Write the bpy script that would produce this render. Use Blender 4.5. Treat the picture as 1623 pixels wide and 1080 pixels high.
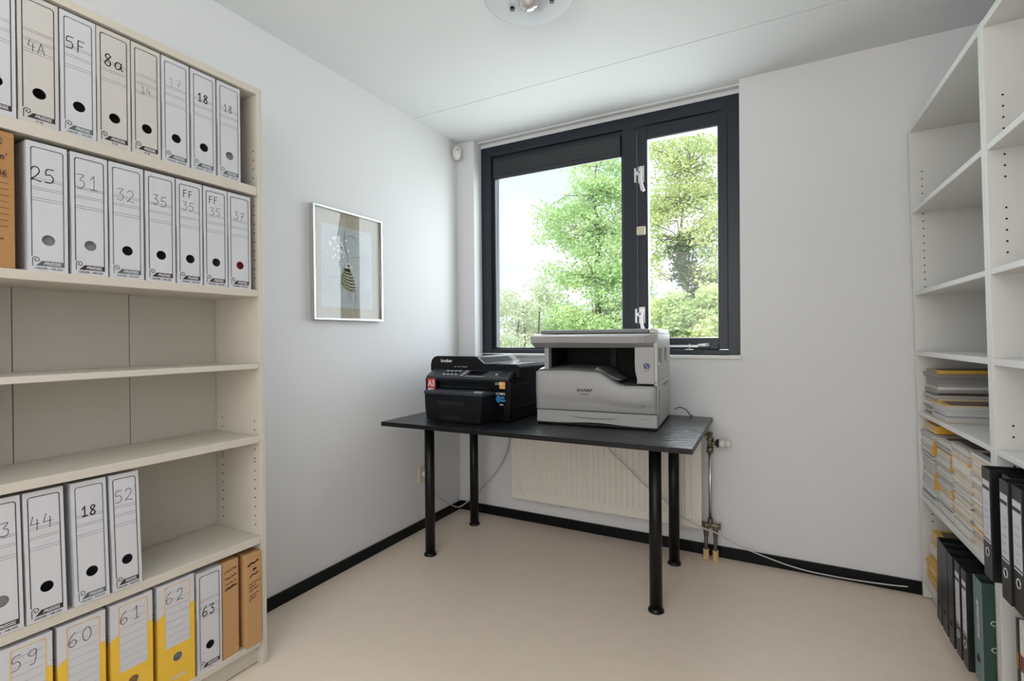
import bpy, math, random
from math import radians as R, sin, cos, pi
from mathutils import Vector, Matrix
random.seed(7)
for o in list(bpy.data.objects): bpy.data.objects.remove(o)
S = bpy.context.scene
COL = S.collection

# ---------------------------------------------------------------- camera
cam = bpy.data.objects.new('camera', bpy.data.cameras.new('camera'))
COL.objects.link(cam)
M3 = Matrix(((0.8802133201, 0.4745115392, -0.0079567733),
             (0.0046577780, 0.0081274861, 0.9999561236),
             (0.4745553879, -0.8802117604, 0.0049437521))).transposed()
cam.matrix_world = Matrix.Translation((1.95033609, -2.84143512, 1.16772626)) @ M3.to_4x4()
cam.data.sensor_width = 36.0
cam.data.lens = 36.0 * 790.13 / 1623.0
cam.data.clip_start = 0.05
S.camera = cam

# ---------------------------------------------------------------- world: bright hazy sky with soft clouds
W = bpy.data.worlds.new('sky'); S.world = W; W.use_nodes = True
wn = W.node_tree.nodes; wl = W.node_tree.links; wn.clear()
wo = wn.new('ShaderNodeOutputWorld'); wb = wn.new('ShaderNodeBackground')
tc = wn.new('ShaderNodeTexCoord'); mp = wn.new('ShaderNodeMapping'); mp.inputs['Scale'].default_value = (1, 1, 2.6)
nz = wn.new('ShaderNodeTexNoise'); nz.inputs['Scale'].default_value = 2.2; nz.inputs['Detail'].default_value = 5
rp = wn.new('ShaderNodeValToRGB')
rp.color_ramp.elements[0].position = 0.42; rp.color_ramp.elements[0].color = (0.70, 0.82, 1.0, 1)
rp.color_ramp.elements[1].position = 0.60; rp.color_ramp.elements[1].color = (1.0, 1.0, 1.0, 1)
wl.new(tc.outputs['Generated'], mp.inputs['Vector']); wl.new(mp.outputs[0], nz.inputs['Vector'])
wl.new(nz.outputs['Fac'], rp.inputs['Fac']); wl.new(rp.outputs[0], wb.inputs['Color'])
wb.inputs['Strength'].default_value = 1.35
wl.new(wb.outputs[0], wo.inputs['Surface'])

# ---------------------------------------------------------------- sun (behind the house, lights the trees) and added fill lamps behind the camera
sd = bpy.data.lights.new('sun', 'SUN'); sd.energy = 5.0; sd.angle = R(3); sd.color = (1, 0.97, 0.9)
so = bpy.data.objects.new('sun', sd); COL.objects.link(so); so.rotation_euler = (R(48), 0, R(-20))
so.location = (0, -5, 8)

def area(name, loc, rot, sx, sy, e, col=(1, 1, 1)):
    l = bpy.data.lights.new(name, 'AREA'); l.shape = 'RECTANGLE'; l.size = sx; l.size_y = sy; l.energy = e; l.color = col
    o = bpy.data.objects.new(name, l); COL.objects.link(o); o.location = loc; o.rotation_euler = rot
    return o
# daylight falling through the window, and two unseen fill lamps added behind the camera
area('window_daylight', (0.95, 0.22, 1.77), (R(90), 0, pi), 1.55, 1.35, 31, (0.90, 0.93, 1.0)).rotation_euler = (R(-90), 0, 0)
area('rear_fill_light', (1.55, -4.45, 1.45), (R(90), 0, 0), 2.3, 2.0, 34, (1.0, 0.975, 0.94))  # unseen fill lamp added to brighten the room from behind
area('ceiling_bounce_fill', (1.75, -3.3, 1.75), (pi, 0, 0), 0.5, 0.5, 25, (1, 0.99, 0.985))  # unseen upward fill lamp, added to brighten the room off the ceiling

S.view_settings.view_transform = 'Standard'; S.view_settings.look = 'None'
S.view_settings.exposure = 0.12; S.view_settings.gamma = 1.0
S.view_settings.use_curve_mapping = False

# ---------------------------------------------------------------- materials
MATS = {}
def mat(name, col, rough=0.6, metal=0.0, noise=None, bump=None, spec=0.5, coat=0.0, dist=0.002, stretch=None):
    """noise=(scale, amount) colour mottling; bump=(scale, strength)"""
    if name in MATS: return MATS[name]
    m = bpy.data.materials.new(name); m.use_nodes = True
    n = m.node_tree.nodes; l = m.node_tree.links; p = n['Principled BSDF']
    p.inputs['Base Color'].default_value = (*col, 1); p.inputs['Roughness'].default_value = rough
    p.inputs['Metallic'].default_value = metal
    p.inputs['Specular IOR Level'].default_value = spec
    p.inputs['Coat Weight'].default_value = coat
    t = n.new('ShaderNodeTexCoord'); mpn = n.new('ShaderNodeMapping'); l.new(t.outputs['Object'], mpn.inputs[0])
    if stretch: mpn.inputs['Scale'].default_value = stretch
    sc, am = noise if noise else (30, 0.03)
    nn = n.new('ShaderNodeTexNoise'); nn.inputs['Scale'].default_value = sc; nn.inputs['Detail'].default_value = 4
    l.new(mpn.outputs[0], nn.inputs['Vector'])
    mx = n.new('ShaderNodeMix'); mx.data_type = 'RGBA'
    mx.inputs['A'].default_value = (*[c * (1 - am) for c in col], 1); mx.inputs['B'].default_value = (*[min(1, c * (1 + am)) for c in col], 1)
    l.new(nn.outputs['Fac'], mx.inputs['Factor']); l.new(mx.outputs['Result'], p.inputs['Base Color'])
    if bump:
        bn = n.new('ShaderNodeTexNoise'); bn.inputs['Scale'].default_value = bump[0]; bn.inputs['Detail'].default_value = 3
        l.new(mpn.outputs[0], bn.inputs['Vector'])
        b = n.new('ShaderNodeBump'); b.inputs['Strength'].default_value = bump[1]; b.inputs['Distance'].default_value = dist
        l.new(bn.outputs['Fac'], b.inputs['Height']); l.new(b.outputs[0], p.inputs['Normal'])
    MATS[name] = m
    return m

WALL = mat('wall_paint', (0.73, 0.735, 0.745), 0.75, noise=(1.5, 0.02), bump=(220, 0.25), spec=0.3)
CEIL = mat('ceiling_paint', (0.70, 0.71, 0.72), 0.85, noise=(2, 0.015), bump=(160, 0.35), spec=0.2)
FLOOR = mat('floor_vinyl', (0.80, 0.685, 0.57), 0.34, noise=(14, 0.05), bump=(60, 0.05), spec=0.45)
BASEB = mat('black_skirting', (0.004, 0.0045, 0.006), 0.45, spec=0.2)
ANTH = mat('anthracite_aluminium', (0.013, 0.019, 0.029), 0.38, spec=0.4)
ANTH2 = mat('dark_vent_plastic', (0.022, 0.024, 0.027), 0.5)
SILL = mat('window_sill_white', (0.72, 0.72, 0.70), 0.35)
CREAM = mat('cream_shelf_laminate', (0.60, 0.56, 0.485), 0.38, noise=(20, 0.02))
WHITE_L = mat('white_shelf_laminate', (0.70, 0.695, 0.67), 0.4, noise=(20, 0.015))
BACKB = mat('shelf_back_board', (0.52, 0.49, 0.43), 0.5, noise=(90, 0.03))
BACKW = mat('white_shelf_back_board', (0.66, 0.65, 0.62), 0.5)
DARKH = mat('hole_shade_and_seam_dark', (0.01, 0.01, 0.01), 0.9)  # black standing in for shade inside holes and slots, also used for seams
CARD_W = mat('white_cardboard', (0.58, 0.585, 0.615), 0.65, noise=(60, 0.03))
CARD_C = mat('cream_cardboard', (0.56, 0.54, 0.505), 0.65, noise=(60, 0.03))
CARD_B = mat('brown_cardboard', (0.50, 0.285, 0.125), 0.75, noise=(70, 0.07))
CARD_B2 = mat('darker_brown_cardboard', (0.40, 0.205, 0.075), 0.75, noise=(70, 0.07))
CARD_Y = mat('yellow_print', (0.80, 0.50, 0.045), 0.5, noise=(50, 0.03))
LABELW = mat('label_white', (0.60, 0.61, 0.67), 0.6)
INKB = mat('black_ink', (0.006, 0.006, 0.01), 0.6)
INKG = mat('grey_pencil', (0.06, 0.06, 0.07), 0.6)
INKL = mat('faint_pencil', (0.27, 0.27, 0.29), 0.6)
INKT = mat('grey_green_ink', (0.17, 0.24, 0.22), 0.6)
PR_BR = mat('brown_print', (0.03, 0.015, 0.018), 0.5)
PR_TE = mat('slate_print', (0.085, 0.115, 0.125), 0.5)
RULE = mat('grey_rule_print', (0.12, 0.12, 0.13), 0.6)
PAPER = mat('paper_white', (0.74, 0.72, 0.68), 0.7, noise=(200, 0.12), stretch=(1, 1, 30))
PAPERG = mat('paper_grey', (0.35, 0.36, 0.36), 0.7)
REDP = mat('dark_red_cover', (0.25, 0.01, 0.01), 0.5)
BLACKW = mat('black_stained_wood', (0.008, 0.010, 0.014), 0.24, noise=(8, 0.5), bump=(18, 0.9), dist=0.007, stretch=(1, 5, 5), spec=0.8)
BLACKM = mat('black_powder_coat', (0.004, 0.004, 0.005), 0.38, spec=0.3)
BLACKP = mat('black_printer_plastic', (0.007, 0.008, 0.010), 0.42, bump=(900, 0.1), spec=0.15)
BLACKG = mat('gloss_black_plastic', (0.004, 0.004, 0.005), 0.12, spec=0.25)
DGREY = mat('dark_grey_plastic', (0.030, 0.036, 0.044), 0.4)
SHGREY = mat('shade_toned_grey_plastic', (0.36, 0.36, 0.355), 0.45, noise=(6, 0.02))  # copier grey darkened, the shade on its front is put into the colour
CGREY = mat('cream_grey_plastic', (0.50, 0.49, 0.45), 0.45, noise=(6, 0.02))
GLOSST = mat('gloss_lid_top', (0.03, 0.03, 0.032), 0.16, spec=1.0, coat=1.0)
MGREY = mat('mid_grey_plastic', (0.17, 0.175, 0.175), 0.4)
TRAYG = mat('output_tray_grey', (0.13, 0.13, 0.13), 0.35)
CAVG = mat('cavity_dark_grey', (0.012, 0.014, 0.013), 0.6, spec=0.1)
RADI = mat('radiator_enamel', (0.78, 0.745, 0.67), 0.35)
STEEL = mat('brushed_steel', (0.62, 0.61, 0.60), 0.28, metal=1.0)
CHROME = mat('handle_metal', (0.72, 0.72, 0.73), 0.3, metal=0.75)
BRASS = mat('tarnished_brass', (0.20, 0.17, 0.13), 0.4, metal=0.8)
COLLAR = mat('wood_floor_collar', (0.62, 0.43, 0.20), 0.6)
PIPED = mat('dark_pipe', (0.13, 0.125, 0.11), 0.5, metal=0.5)
IVORY = mat('ivory_plastic', (0.66, 0.60, 0.46), 0.45)
OFFW = mat('off_white_plastic', (0.72, 0.70, 0.65), 0.4)
WHITEP = mat('white_plastic', (0.76, 0.76, 0.75), 0.4)
CABLE = mat('grey_white_cable', (0.52, 0.52, 0.50), 0.5)
CABLED = mat('grey_cable', (0.16, 0.165, 0.17), 0.5)
SILVER = mat('silver_frame', (0.66, 0.67, 0.69), 0.22, metal=0.9)
MATB = mat('beige_mat_board', (0.42, 0.385, 0.30), 0.8, noise=(40, 0.05))
PRINT = mat('pale_blue_print', (0.46, 0.50, 0.50), 0.8, noise=(9, 0.12))
TWIG = mat('twig_ink', (0.12, 0.11, 0.09), 0.8)
BIRD = mat('pale_yellow_ink', (0.46, 0.46, 0.30), 0.8, noise=(60, 0.2))
BLOSSOM = mat('white_blossom', (0.85, 0.86, 0.86), 0.8)
BLK_BIND = mat('black_binder_board', (0.006, 0.006, 0.007), 0.4, bump=(500, 0.15))
GRN_BIND = mat('green_binder_spine', (0.14, 0.215, 0.22), 0.45)
GRN_BIND2 = mat('green_binder_cover', (0.025, 0.062, 0.048), 0.45)
REDST = mat('red_sticker', (0.62, 0.045, 0.05), 0.4)
ORNST = mat('orange_sticker', (0.75, 0.42, 0.12), 0.4, noise=(60, 0.5))
BLUST = mat('blue_sticker', (0.03, 0.20, 0.45), 0.4, noise=(40, 0.2))
BLUEL = mat('blue_logo', (0.03, 0.07, 0.25), 0.5)
YELC = mat('yellow_cover', (0.78, 0.47, 0.06), 0.4, noise=(30, 0.08))
YELS = mat('yellow_magazine_spine', (0.78, 0.42, 0.05), 0.45)
COVD = mat('dark_cover_photo', (0.09, 0.06, 0.04), 0.3, noise=(25, 0.9))
BANDM = mat('maroon_spine_band', (0.16, 0.03, 0.05), 0.5)
BANDO = mat('orange_spine_band', (0.50, 0.20, 0.04), 0.5)
BANDV = mat('violet_spine_band', (0.12, 0.07, 0.16), 0.5)
PAGES = [mat('page_edges_' + k, c, 0.75, noise=(9, 0.22), stretch=(1, 1, 90)) for k, c in
         (('white', (0.72, 0.71, 0.70)), ('grey', (0.50, 0.51, 0.52)), ('cream', (0.68, 0.58, 0.44)), ('warm', (0.62, 0.50, 0.38)), ('cool', (0.60, 0.62, 0.66)), ('dim_grey', (0.30, 0.30, 0.29)), ('dim_brown', (0.34, 0.28, 0.21)))]
BARK = mat('tree_bark', (0.16, 0.13, 0.10), 0.9, noise=(8, 0.3))

def glass_mat(name, tint=(1, 1, 1), ior=1.45):
    m = bpy.data.materials.new(name); m.use_nodes = True
    n = m.node_tree.nodes; l = m.node_tree.links; n.clear()
    out = n.new('ShaderNodeOutputMaterial'); tr = n.new('ShaderNodeBsdfTransparent'); gl = n.new('ShaderNodeBsdfGlossy')
    tr.inputs[0].default_value = (*tint, 1); gl.inputs['Roughness'].default_value = 0.01
    lw = n.new('ShaderNodeLayerWeight'); lw.inputs[0].default_value = 0.5; mx = n.new('ShaderNodeMixShader')
    pw = n.new('ShaderNodeMath'); pw.operation = 'POWER'; pw.inputs[1].default_value = 5.0
    ma = n.new('ShaderNodeMath'); ma.operation = 'MULTIPLY_ADD'; ma.inputs[1].default_value = 0.9; ma.inputs[2].default_value = (ior - 1) ** 2 / (ior + 1) ** 2
    l.new(lw.outputs['Facing'], pw.inputs[0]); l.new(pw.outputs[0], ma.inputs[0])
    l.new(ma.outputs[0], mx.inputs[0]); l.new(tr.outputs[0], mx.inputs[1]); l.new(gl.outputs[0], mx.inputs[2]); l.new(mx.outputs[0], out.inputs[0])
    return m
GLASS = glass_mat('window_glass', (0.96, 0.98, 0.97))
PICGLASS = glass_mat('picture_glass', (0.98, 0.98, 0.98), 1.5)

def frosted():
    m = bpy.data.materials.new('frosted_lamp_glass'); m.use_nodes = True
    n = m.node_tree.nodes; l = m.node_tree.links; p = n['Principled BSDF']
    p.inputs['Base Color'].default_value = (0.80, 0.81, 0.84, 1); p.inputs['Roughness'].default_value = 0.35
    tr = n.new('ShaderNodeBsdfTranslucent'); tr.inputs[0].default_value = (0.8, 0.81, 0.84, 1)
    mx = n.new('ShaderNodeMixShader'); mx.inputs[0].default_value = 0.5
    l.new(p.outputs[0], mx.inputs[1]); l.new(tr.outputs[0], mx.inputs[2]); l.new(mx.outputs[0], n['Material Output'].inputs[0])
    return m
FROST = frosted()

def leafmat(name, c1, c2):
    m = bpy.data.materials.new(name); m.use_nodes = True
    n = m.node_tree.nodes; l = m.node_tree.links; n.clear()
    out = n.new('ShaderNodeOutputMaterial'); d = n.new('ShaderNodeBsdfDiffuse'); t = n.new('ShaderNodeBsdfTranslucent')
    tc = n.new('ShaderNodeTexCoord'); nz = n.new('ShaderNodeTexNoise'); nz.inputs['Scale'].default_value = 1.3
    l.new(tc.outputs['Object'], nz.inputs['Vector'])
    rp = n.new('ShaderNodeValToRGB'); rp.color_ramp.elements[0].color = (*c1, 1); rp.color_ramp.elements[1].color = (*c2, 1)
    rp.color_ramp.elements[0].position = 0.35; rp.color_ramp.elements[1].position = 0.65
    l.new(nz.outputs['Fac'], rp.inputs[0]); l.new(rp.outputs[0], d.inputs[0]); l.new(rp.outputs[0], t.inputs[0])
    mx = n.new('ShaderNodeMixShader'); mx.inputs[0].default_value = 0.45
    l.new(d.outputs[0], mx.inputs[1]); l.new(t.outputs[0], mx.inputs[2]); l.new(mx.outputs[0], out.inputs[0])
    return m
LEAF1 = leafmat('maple_leaves', (0.50, 0.68, 0.36), (0.70, 0.82, 0.48))
LEAF2 = leafmat('yellow_green_leaves', (0.50, 0.62, 0.26), (0.74, 0.76, 0.42))
LEAF3 = leafmat('ivy_leaves', (0.07, 0.12, 0.05), (0.22, 0.30, 0.13))
LEAF4 = leafmat('bush_leaves', (0.55, 0.68, 0.34), (0.78, 0.82, 0.50))
LEAF5 = leafmat('pale_bush_leaves', (0.66, 0.72, 0.55), (0.80, 0.80, 0.70))

# ---------------------------------------------------------------- mesh helpers
class MB:
    def __init__(s): s.v = []; s.f = []; s.m = []; s.sm = []
    def add(s, vs, fs, m=0, smooth=False):
        b = len(s.v); s.v += [tuple(v) for v in vs]
        for f in fs: s.f.append(tuple(i + b for i in f)); s.m.append(m); s.sm.append(smooth)
        return s
    def box(s, x0, x1, y0, y1, z0, z1, m=0):
        vs = [(x0, y0, z0), (x1, y0, z0), (x1, y1, z0), (x0, y1, z0), (x0, y0, z1), (x1, y0, z1), (x1, y1, z1), (x0, y1, z1)]
        return s.add(vs, [(0, 3, 2, 1), (4, 5, 6, 7), (0, 1, 5, 4), (1, 2, 6, 5), (2, 3, 7, 6), (3, 0, 4, 7)], m)
    def cyl(s, p0, p1, r0, r1=None, n=20, m=0, caps=True):
        r1 = r0 if r1 is None else r1
        p0 = Vector(p0); p1 = Vector(p1); d = (p1 - p0).normalized()
        a = d.orthogonal().normalized(); b = d.cross(a)
        vs = []
        for p, r in ((p0, r0), (p1, r1)):
            for i in range(n):
                t = 2 * pi * i / n; vs.append(p + r * (cos(t) * a + sin(t) * b))
        s.add(vs, [(i, (i + 1) % n, n + (i + 1) % n, n + i) for i in range(n)], m, True)
        if caps: s.add(vs, [tuple(reversed(range(n))), tuple(range(n, 2 * n))], m)
        return s
    def tube(s, pts, r, n=8, m=0):
        P = [Vector(p) for p in pts]
        # catmull-rom resample
        Q = []
        for i in range(len(P) - 1):
            a = P[max(i - 1, 0)]; b = P[i]; c = P[i + 1]; d = P[min(i + 2, len(P) - 1)]
            for k in range(6):
                t = k / 6; Q.append(0.5 * ((2 * b) + (c - a) * t + (2 * a - 5 * b + 4 * c - d) * t * t + (3 * b - a - 3 * c + d) * t ** 3))
        Q.append(P[-1]); vs = []; up = None
        for i, q in enumerate(Q):
            t = (Q[min(i + 1, len(Q) - 1)] - Q[max(i - 1, 0)])
            t = t.normalized() if t.length > 1e-9 else Vector((0, 0, 1))
            a = (up - t * up.dot(t)).normalized() if up is not None and (up - t * up.dot(t)).length > 1e-4 else t.orthogonal().normalized()
            up = a; b = t.cross(a)
            for k in range(n): th = 2 * pi * k / n; vs.append(q + r * (cos(th) * a + sin(th) * b))
        fs = [(i * n + k, i * n + (k + 1) % n, (i + 1) * n + (k + 1) % n, (i + 1) * n + k) for i in range(len(Q) - 1) for k in range(n)]
        s.add(vs, fs, m, True); s.add(vs, [tuple(reversed(range(n))), tuple(range(len(vs) - n, len(vs)))], m)
        return s
    def lathe(s, prof, c=(0, 0, 0), n=28, m=0):
        vs = [(c[0] + r * cos(2 * pi * k / n), c[1] + r * sin(2 * pi * k / n), c[2] + z) for r, z in prof for k in range(n)]
        fs = [(i * n + k, i * n + (k + 1) % n, (i + 1) * n + (k + 1) % n, (i + 1) * n + k) for i in range(len(prof) - 1) for k in range(n)]
        return s.add(vs, fs, m, True)
    def prism(s, poly, a, b, axis=1, m=0):
        """poly in the other two axes (in order), extruded a..b along axis"""
        def pt(p, t):
            if axis == 0: return (t, p[0], p[1])
            if axis == 1: return (p[0], t, p[1])
            return (p[0], p[1], t)
        n = len(poly); vs = [pt(p, a) for p in poly] + [pt(p, b) for p in poly]
        s.add(vs, [tuple(range(n)), tuple(reversed(range(n, 2 * n)))] + [(i, n + i, n + (i + 1) % n, (i + 1) % n) for i in range(n)], m)
        return s
    def quad(s, pts, m=0): return s.add(pts, [tuple(range(len(pts)))], m)
    def mesh(s, name, mats):
        me = bpy.data.meshes.new(name); me.from_pydata(s.v, [], s.f)
        for mm in (mats if isinstance(mats, (list, tuple)) else [mats]): me.materials.append(mm)
        me.polygons.foreach_set('material_index', s.m); me.polygons.foreach_set('use_smooth', s.sm)
        me.update(); return me
    def build(s, name, mats, parent=None, bevel=0.0, seg=2, recalc=True):
        me = s.mesh(name, mats)
        if recalc:
            import bmesh
            bm = bmesh.new(); bm.from_mesh(me); bmesh.ops.remove_doubles(bm, verts=bm.verts, dist=1e-6)
            bmesh.ops.recalc_face_normals(bm, faces=bm.faces); bm.to_mesh(me); bm.free()
        return obj(name, me, parent, bevel, seg)
def obj(name, me, parent=None, bevel=0.0, seg=2):
    o = bpy.data.objects.new(name, me); COL.objects.link(o)
    if parent: o.parent = parent
    if bevel:
        b = o.modifiers.new('bevel', 'BEVEL'); b.width = bevel; b.segments = seg; b.limit_method = 'ANGLE'; b.angle_limit = R(35)
    return o
def tag(o, label, cat, group=None):
    o['label'] = label; o['category'] = cat
    if group: o['group'] = group
    return o
def thing(name, label, cat, group=None, M=None):
    o = bpy.data.objects.new(name, None); COL.objects.link(o); o.empty_display_size = 0.05
    if M is not None: o.matrix_world = M
    return tag(o, label, cat, group)
def struct(o, label=None, cat=None):
    o['kind'] = 'structure'
    if label: o['label'] = label
    if cat: o['category'] = cat
    return o
T = Matrix.Translation
def Rz(a): return Matrix.Rotation(a, 4, 'Z')
def Ry(a): return Matrix.Rotation(a, 4, 'Y')
def Rx(a): return Matrix.Rotation(a, 4, 'X')

_text = {}
def text_mesh(s, size, shear=0.0, bold=0.0, align='LEFT'):
    """returns verts2d, faces of the filled text"""
    k = (s, round(shear, 2), bold, align)
    if k not in _text:
        c = bpy.data.curves.new('t', 'FONT'); c.body = s; c.size = 1.0; c.shear = shear; c.offset = bold; c.align_x = align; c.resolution_u = 3
        o = bpy.data.objects.new('t', c); COL.objects.link(o)
        dg = bpy.context.evaluated_depsgraph_get(); e = o.evaluated_get(dg); me = e.to_mesh()
        _text[k] = ([(v.co.x, v.co.y) for v in me.vertices], [tuple(p.vertices) for p in me.polygons])
        e.to_mesh_clear(); bpy.data.objects.remove(o); bpy.data.curves.remove(c)
    V, F = _text[k]
    return [(x * size, y * size) for x, y in V], F
def put_text(mb, s, size, fn, m=0, shear=0.0, bold=0.0, align='LEFT', wide=1.0):
    V, F = text_mesh(s, size, shear, bold, align)
    mb.add([fn(x * wide, y) for x, y in V], F, m)

GL = {  # handwriting strokes in a 0..0.6 x 0..1 cell
 '0': [[(.3, 1), (.08, .8), (.03, .45), (.12, .1), (.32, 0), (.52, .25), (.55, .65), (.42, .95), (.3, 1)]],
 '1': [[(.12, .72), (.34, 1), (.34, 0)], [(.12, 0), (.55, 0.02)]],
 '2': [[(.05, .75), (.15, .95), (.38, .98), (.5, .75), (.38, .45), (.03, .05), (.2, .1), (.58, .0)]],
 '3': [[(.06, .95), (.5, .97), (.25, .6), (.48, .5), (.5, .2), (.3, .0), (.05, .1)]],
 '4': [[(.2, 1), (.04, .4), (.56, .42)], [(.44, .75), (.42, -.05)]],
 '5': [[(.55, .98), (.15, .95), (.1, .55), (.35, .6), (.53, .35), (.4, .05), (.05, .02)]],
 '6': [[(.45, 1), (.15, .65), (.03, .25), (.2, .0), (.45, .08), (.5, .35), (.3, .48), (.08, .3)]],
 '7': [[(.05, .92), (.55, .97), (.3, .4), (.24, 0)], [(.15, .5), (.48, .52)]],
 '8': [[(.5, .85), (.3, 1), (.1, .8), (.2, .58), (.45, .35), (.42, .05), (.2, 0), (.06, .2), (.25, .5), (.5, .85)]],
 '9': [[(.5, .7), (.3, .55), (.08, .7), (.2, .95), (.48, .95), (.5, .5), (.4, .02), (.15, 0)]],
 'A': [[(.02, 0), (.3, 1), (.56, 0)], [(.12, .35), (.48, .35)]],
 'F': [[(.1, 0), (.12, 1), (.56, 1)], [(.12, .55), (.45, .57)]],
 'a': [[(.5, .5), (.3, .62), (.08, .45), (.06, .15), (.25, .0), (.48, .25), (.52, .6), (.52, .1), (.65, .0)]],
 ' ': []}
def ribbon(mb, pts, w, fn, m=0, closed=False):
    for a, b in zip(pts[:-1], pts[1:]):
        dx, dy = b[0] - a[0], b[1] - a[1]; L = math.hypot(dx, dy)
        if L < 1e-9: continue
        ex, ey = dx / L * w * 0.35, dy / L * w * 0.35; nx, ny = -dy / L * w / 2, dx / L * w / 2
        mb.add([fn(a[0] - ex + nx, a[1] - ey + ny), fn(a[0] - ex - nx, a[1] - ey - ny), fn(b[0] + ex - nx, b[1] + ey - ny), fn(b[0] + ex + nx, b[1] + ey + ny)], [(0, 1, 2, 3)], m)
def smooth2(p, k=4):
    Q = []
    for i in range(len(p) - 1):
        a = p[max(i - 1, 0)]; b = p[i]; c = p[i + 1]; d = p[min(i + 2, len(p) - 1)]
        for j in range(k):
            t = j / k
            Q.append(tuple(0.5 * (2 * b[q] + (c[q] - a[q]) * t + (2 * a[q] - 5 * b[q] + 4 * c[q] - d[q]) * t * t + (3 * b[q] - a[q] - 3 * c[q] + d[q]) * t ** 3) for q in (0, 1)))
    Q.append(p[-1]); return Q
def handwriting(mb, s, cx, cz, h, w, fn, m=0, sp=0.72):
    x = cx - len(s) * sp * h * 0.5
    for i, ch in enumerate(s):
        dz = random.uniform(-.05, .05) * h
        for st in GL[ch]:
            pts = smooth2(st, 3) if ch not in '14AF7' else st
            ribbon(mb, [(x + p[0] * h * 0.95, cz - h / 2 + p[1] * h + dz) for p in pts], w, fn, m)
        x += sp * h

# ================================================================ ROOM
H = 2.5; XR = 2.84; YF = -3.75
f = MB().box(-0.1, XR + .1, -4.9, 0.1, -0.06, 0).build('floor', FLOOR); struct(f)
# ceiling: two slabs with an open joint between them
c = MB().box(-0.1, XR + .1, -4.9, -0.4605, H, H + 0.12).box(-0.1, XR + .1, -0.4565, 0.052, H, H + 0.12).box(-0.1, XR + .1, 0.052, 0.30, H - 0.006, H + 0.12).box(-0.1, XR + .1, -0.47, -0.45, H + 0.006, H + 0.12).build('ceiling', CEIL); struct(c)
struct(MB().box(-0.1, 0, -4.9, 0.30, 0, H).build('wall_left', WALL))
WX0, WX1, WZ0, WZ1 = 0.136, 1.766, 1.062, 2.472
wb_ = MB().box(0, WX0, 0, 0.30, 0, H).box(WX1, XR, 0, 0.30, 0, H).box(WX0, WX1, 0, 0.30, 0, WZ0 - .012).box(WX0, WX1, 0.094, 0.30, WZ1, H - .006)
struct(wb_.build('wall_back', WALL))
struct(MB().box(XR, XR + .1, -4.9, 0.30, 0, H).build('wall_right', WALL))
# wall behind the camera, wide opening added to let the fill light in
struct(MB().box(0, 0.45, YF - .1, YF, 0, H).box(2.65, XR, YF - .1, YF, 0, H).box(0.45, 2.65, YF - .1, YF, 2.3, H).build('wall_front', WALL))
struct(MB().box(-.1, XR + .1, -5.0, -4.9, 0, H).build('wall_rear', WALL))
struct(MB().box(0, 0.012, YF, -0.0, 0, 0.054).build('baseboard_left', BASEB))
struct(MB().box(0.012, XR, -0.012, 0, 0, 0.058).build('baseboard_back', BASEB))
struct(MB().box(XR - .012, XR, YF, -0.012, 0, 0.058).build('baseboard_right', BASEB))
# thin sealant strip where the ceiling meets the back wall over the recess
struct(MB().box(WX0, WX1, 0.046, 0.0535, H - .010, H).build('trim_1', SILL))
# window sill
sill = struct(MB().box(WX0 - .012, WX1 + .006, -0.012, 0.098, 1.049, 1.0655).build('trim_2', SILL, bevel=.002))

# ---------------------------------------------------------------- window
win = bpy.data.objects.new('window_1', None); COL.objects.link(win); win['kind'] = 'structure'
FY0, FY1 = 0.094, 0.165
OX0, OX1, OZ0, OZ1 = WX0, WX1 - .014, WZ0 + .004, WZ1
fr = MB()
fr.box(OX0, 0.214, FY0, FY1, OZ0, OZ1).box(1.703, OX1 + .014, FY0, FY1, OZ0, OZ1)
fr.box(0.214, 1.703, FY0, FY1, 2.405, OZ1).box(0.214, 1.703, FY0, FY1, OZ0, 1.093)
fr.build('outer_frame', ANTH, win, bevel=.0025)
MB().box(1.126, 1.206, FY0 - .002, FY1, 1.093, 2.405).build('mullion', ANTH, win, bevel=.003)
MB().box(0.214, 0.236, .112, FY1, 1.093, 2.405).box(0.236, 1.126, .112, FY1, 1.093, 1.104).box(0.236, 1.126, .112, FY1, 2.385, 2.405).box(1.112, 1.126, .112, FY1, 1.104, 2.385).build('glazing_bead', ANTH, win, bevel=.002)
vent = MB().prism([(.088, 2.375), (.14, 2.385), (.14, 2.255), (.100, 2.245), (.088, 2.262)], 0.238, 1.112, axis=0).build('vent_box', ANTH2, win, bevel=.003)
MB().box(.244, 1.106, .0865, .089, 2.270, 2.276).box(.244, 1.106, .0865, .089, 2.362, 2.366).build('lip', ANTH, vent)
MB().box(0.236, 1.112, .135, .141, 1.104, 2.26).build('glass_pane', GLASS, win)
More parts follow.
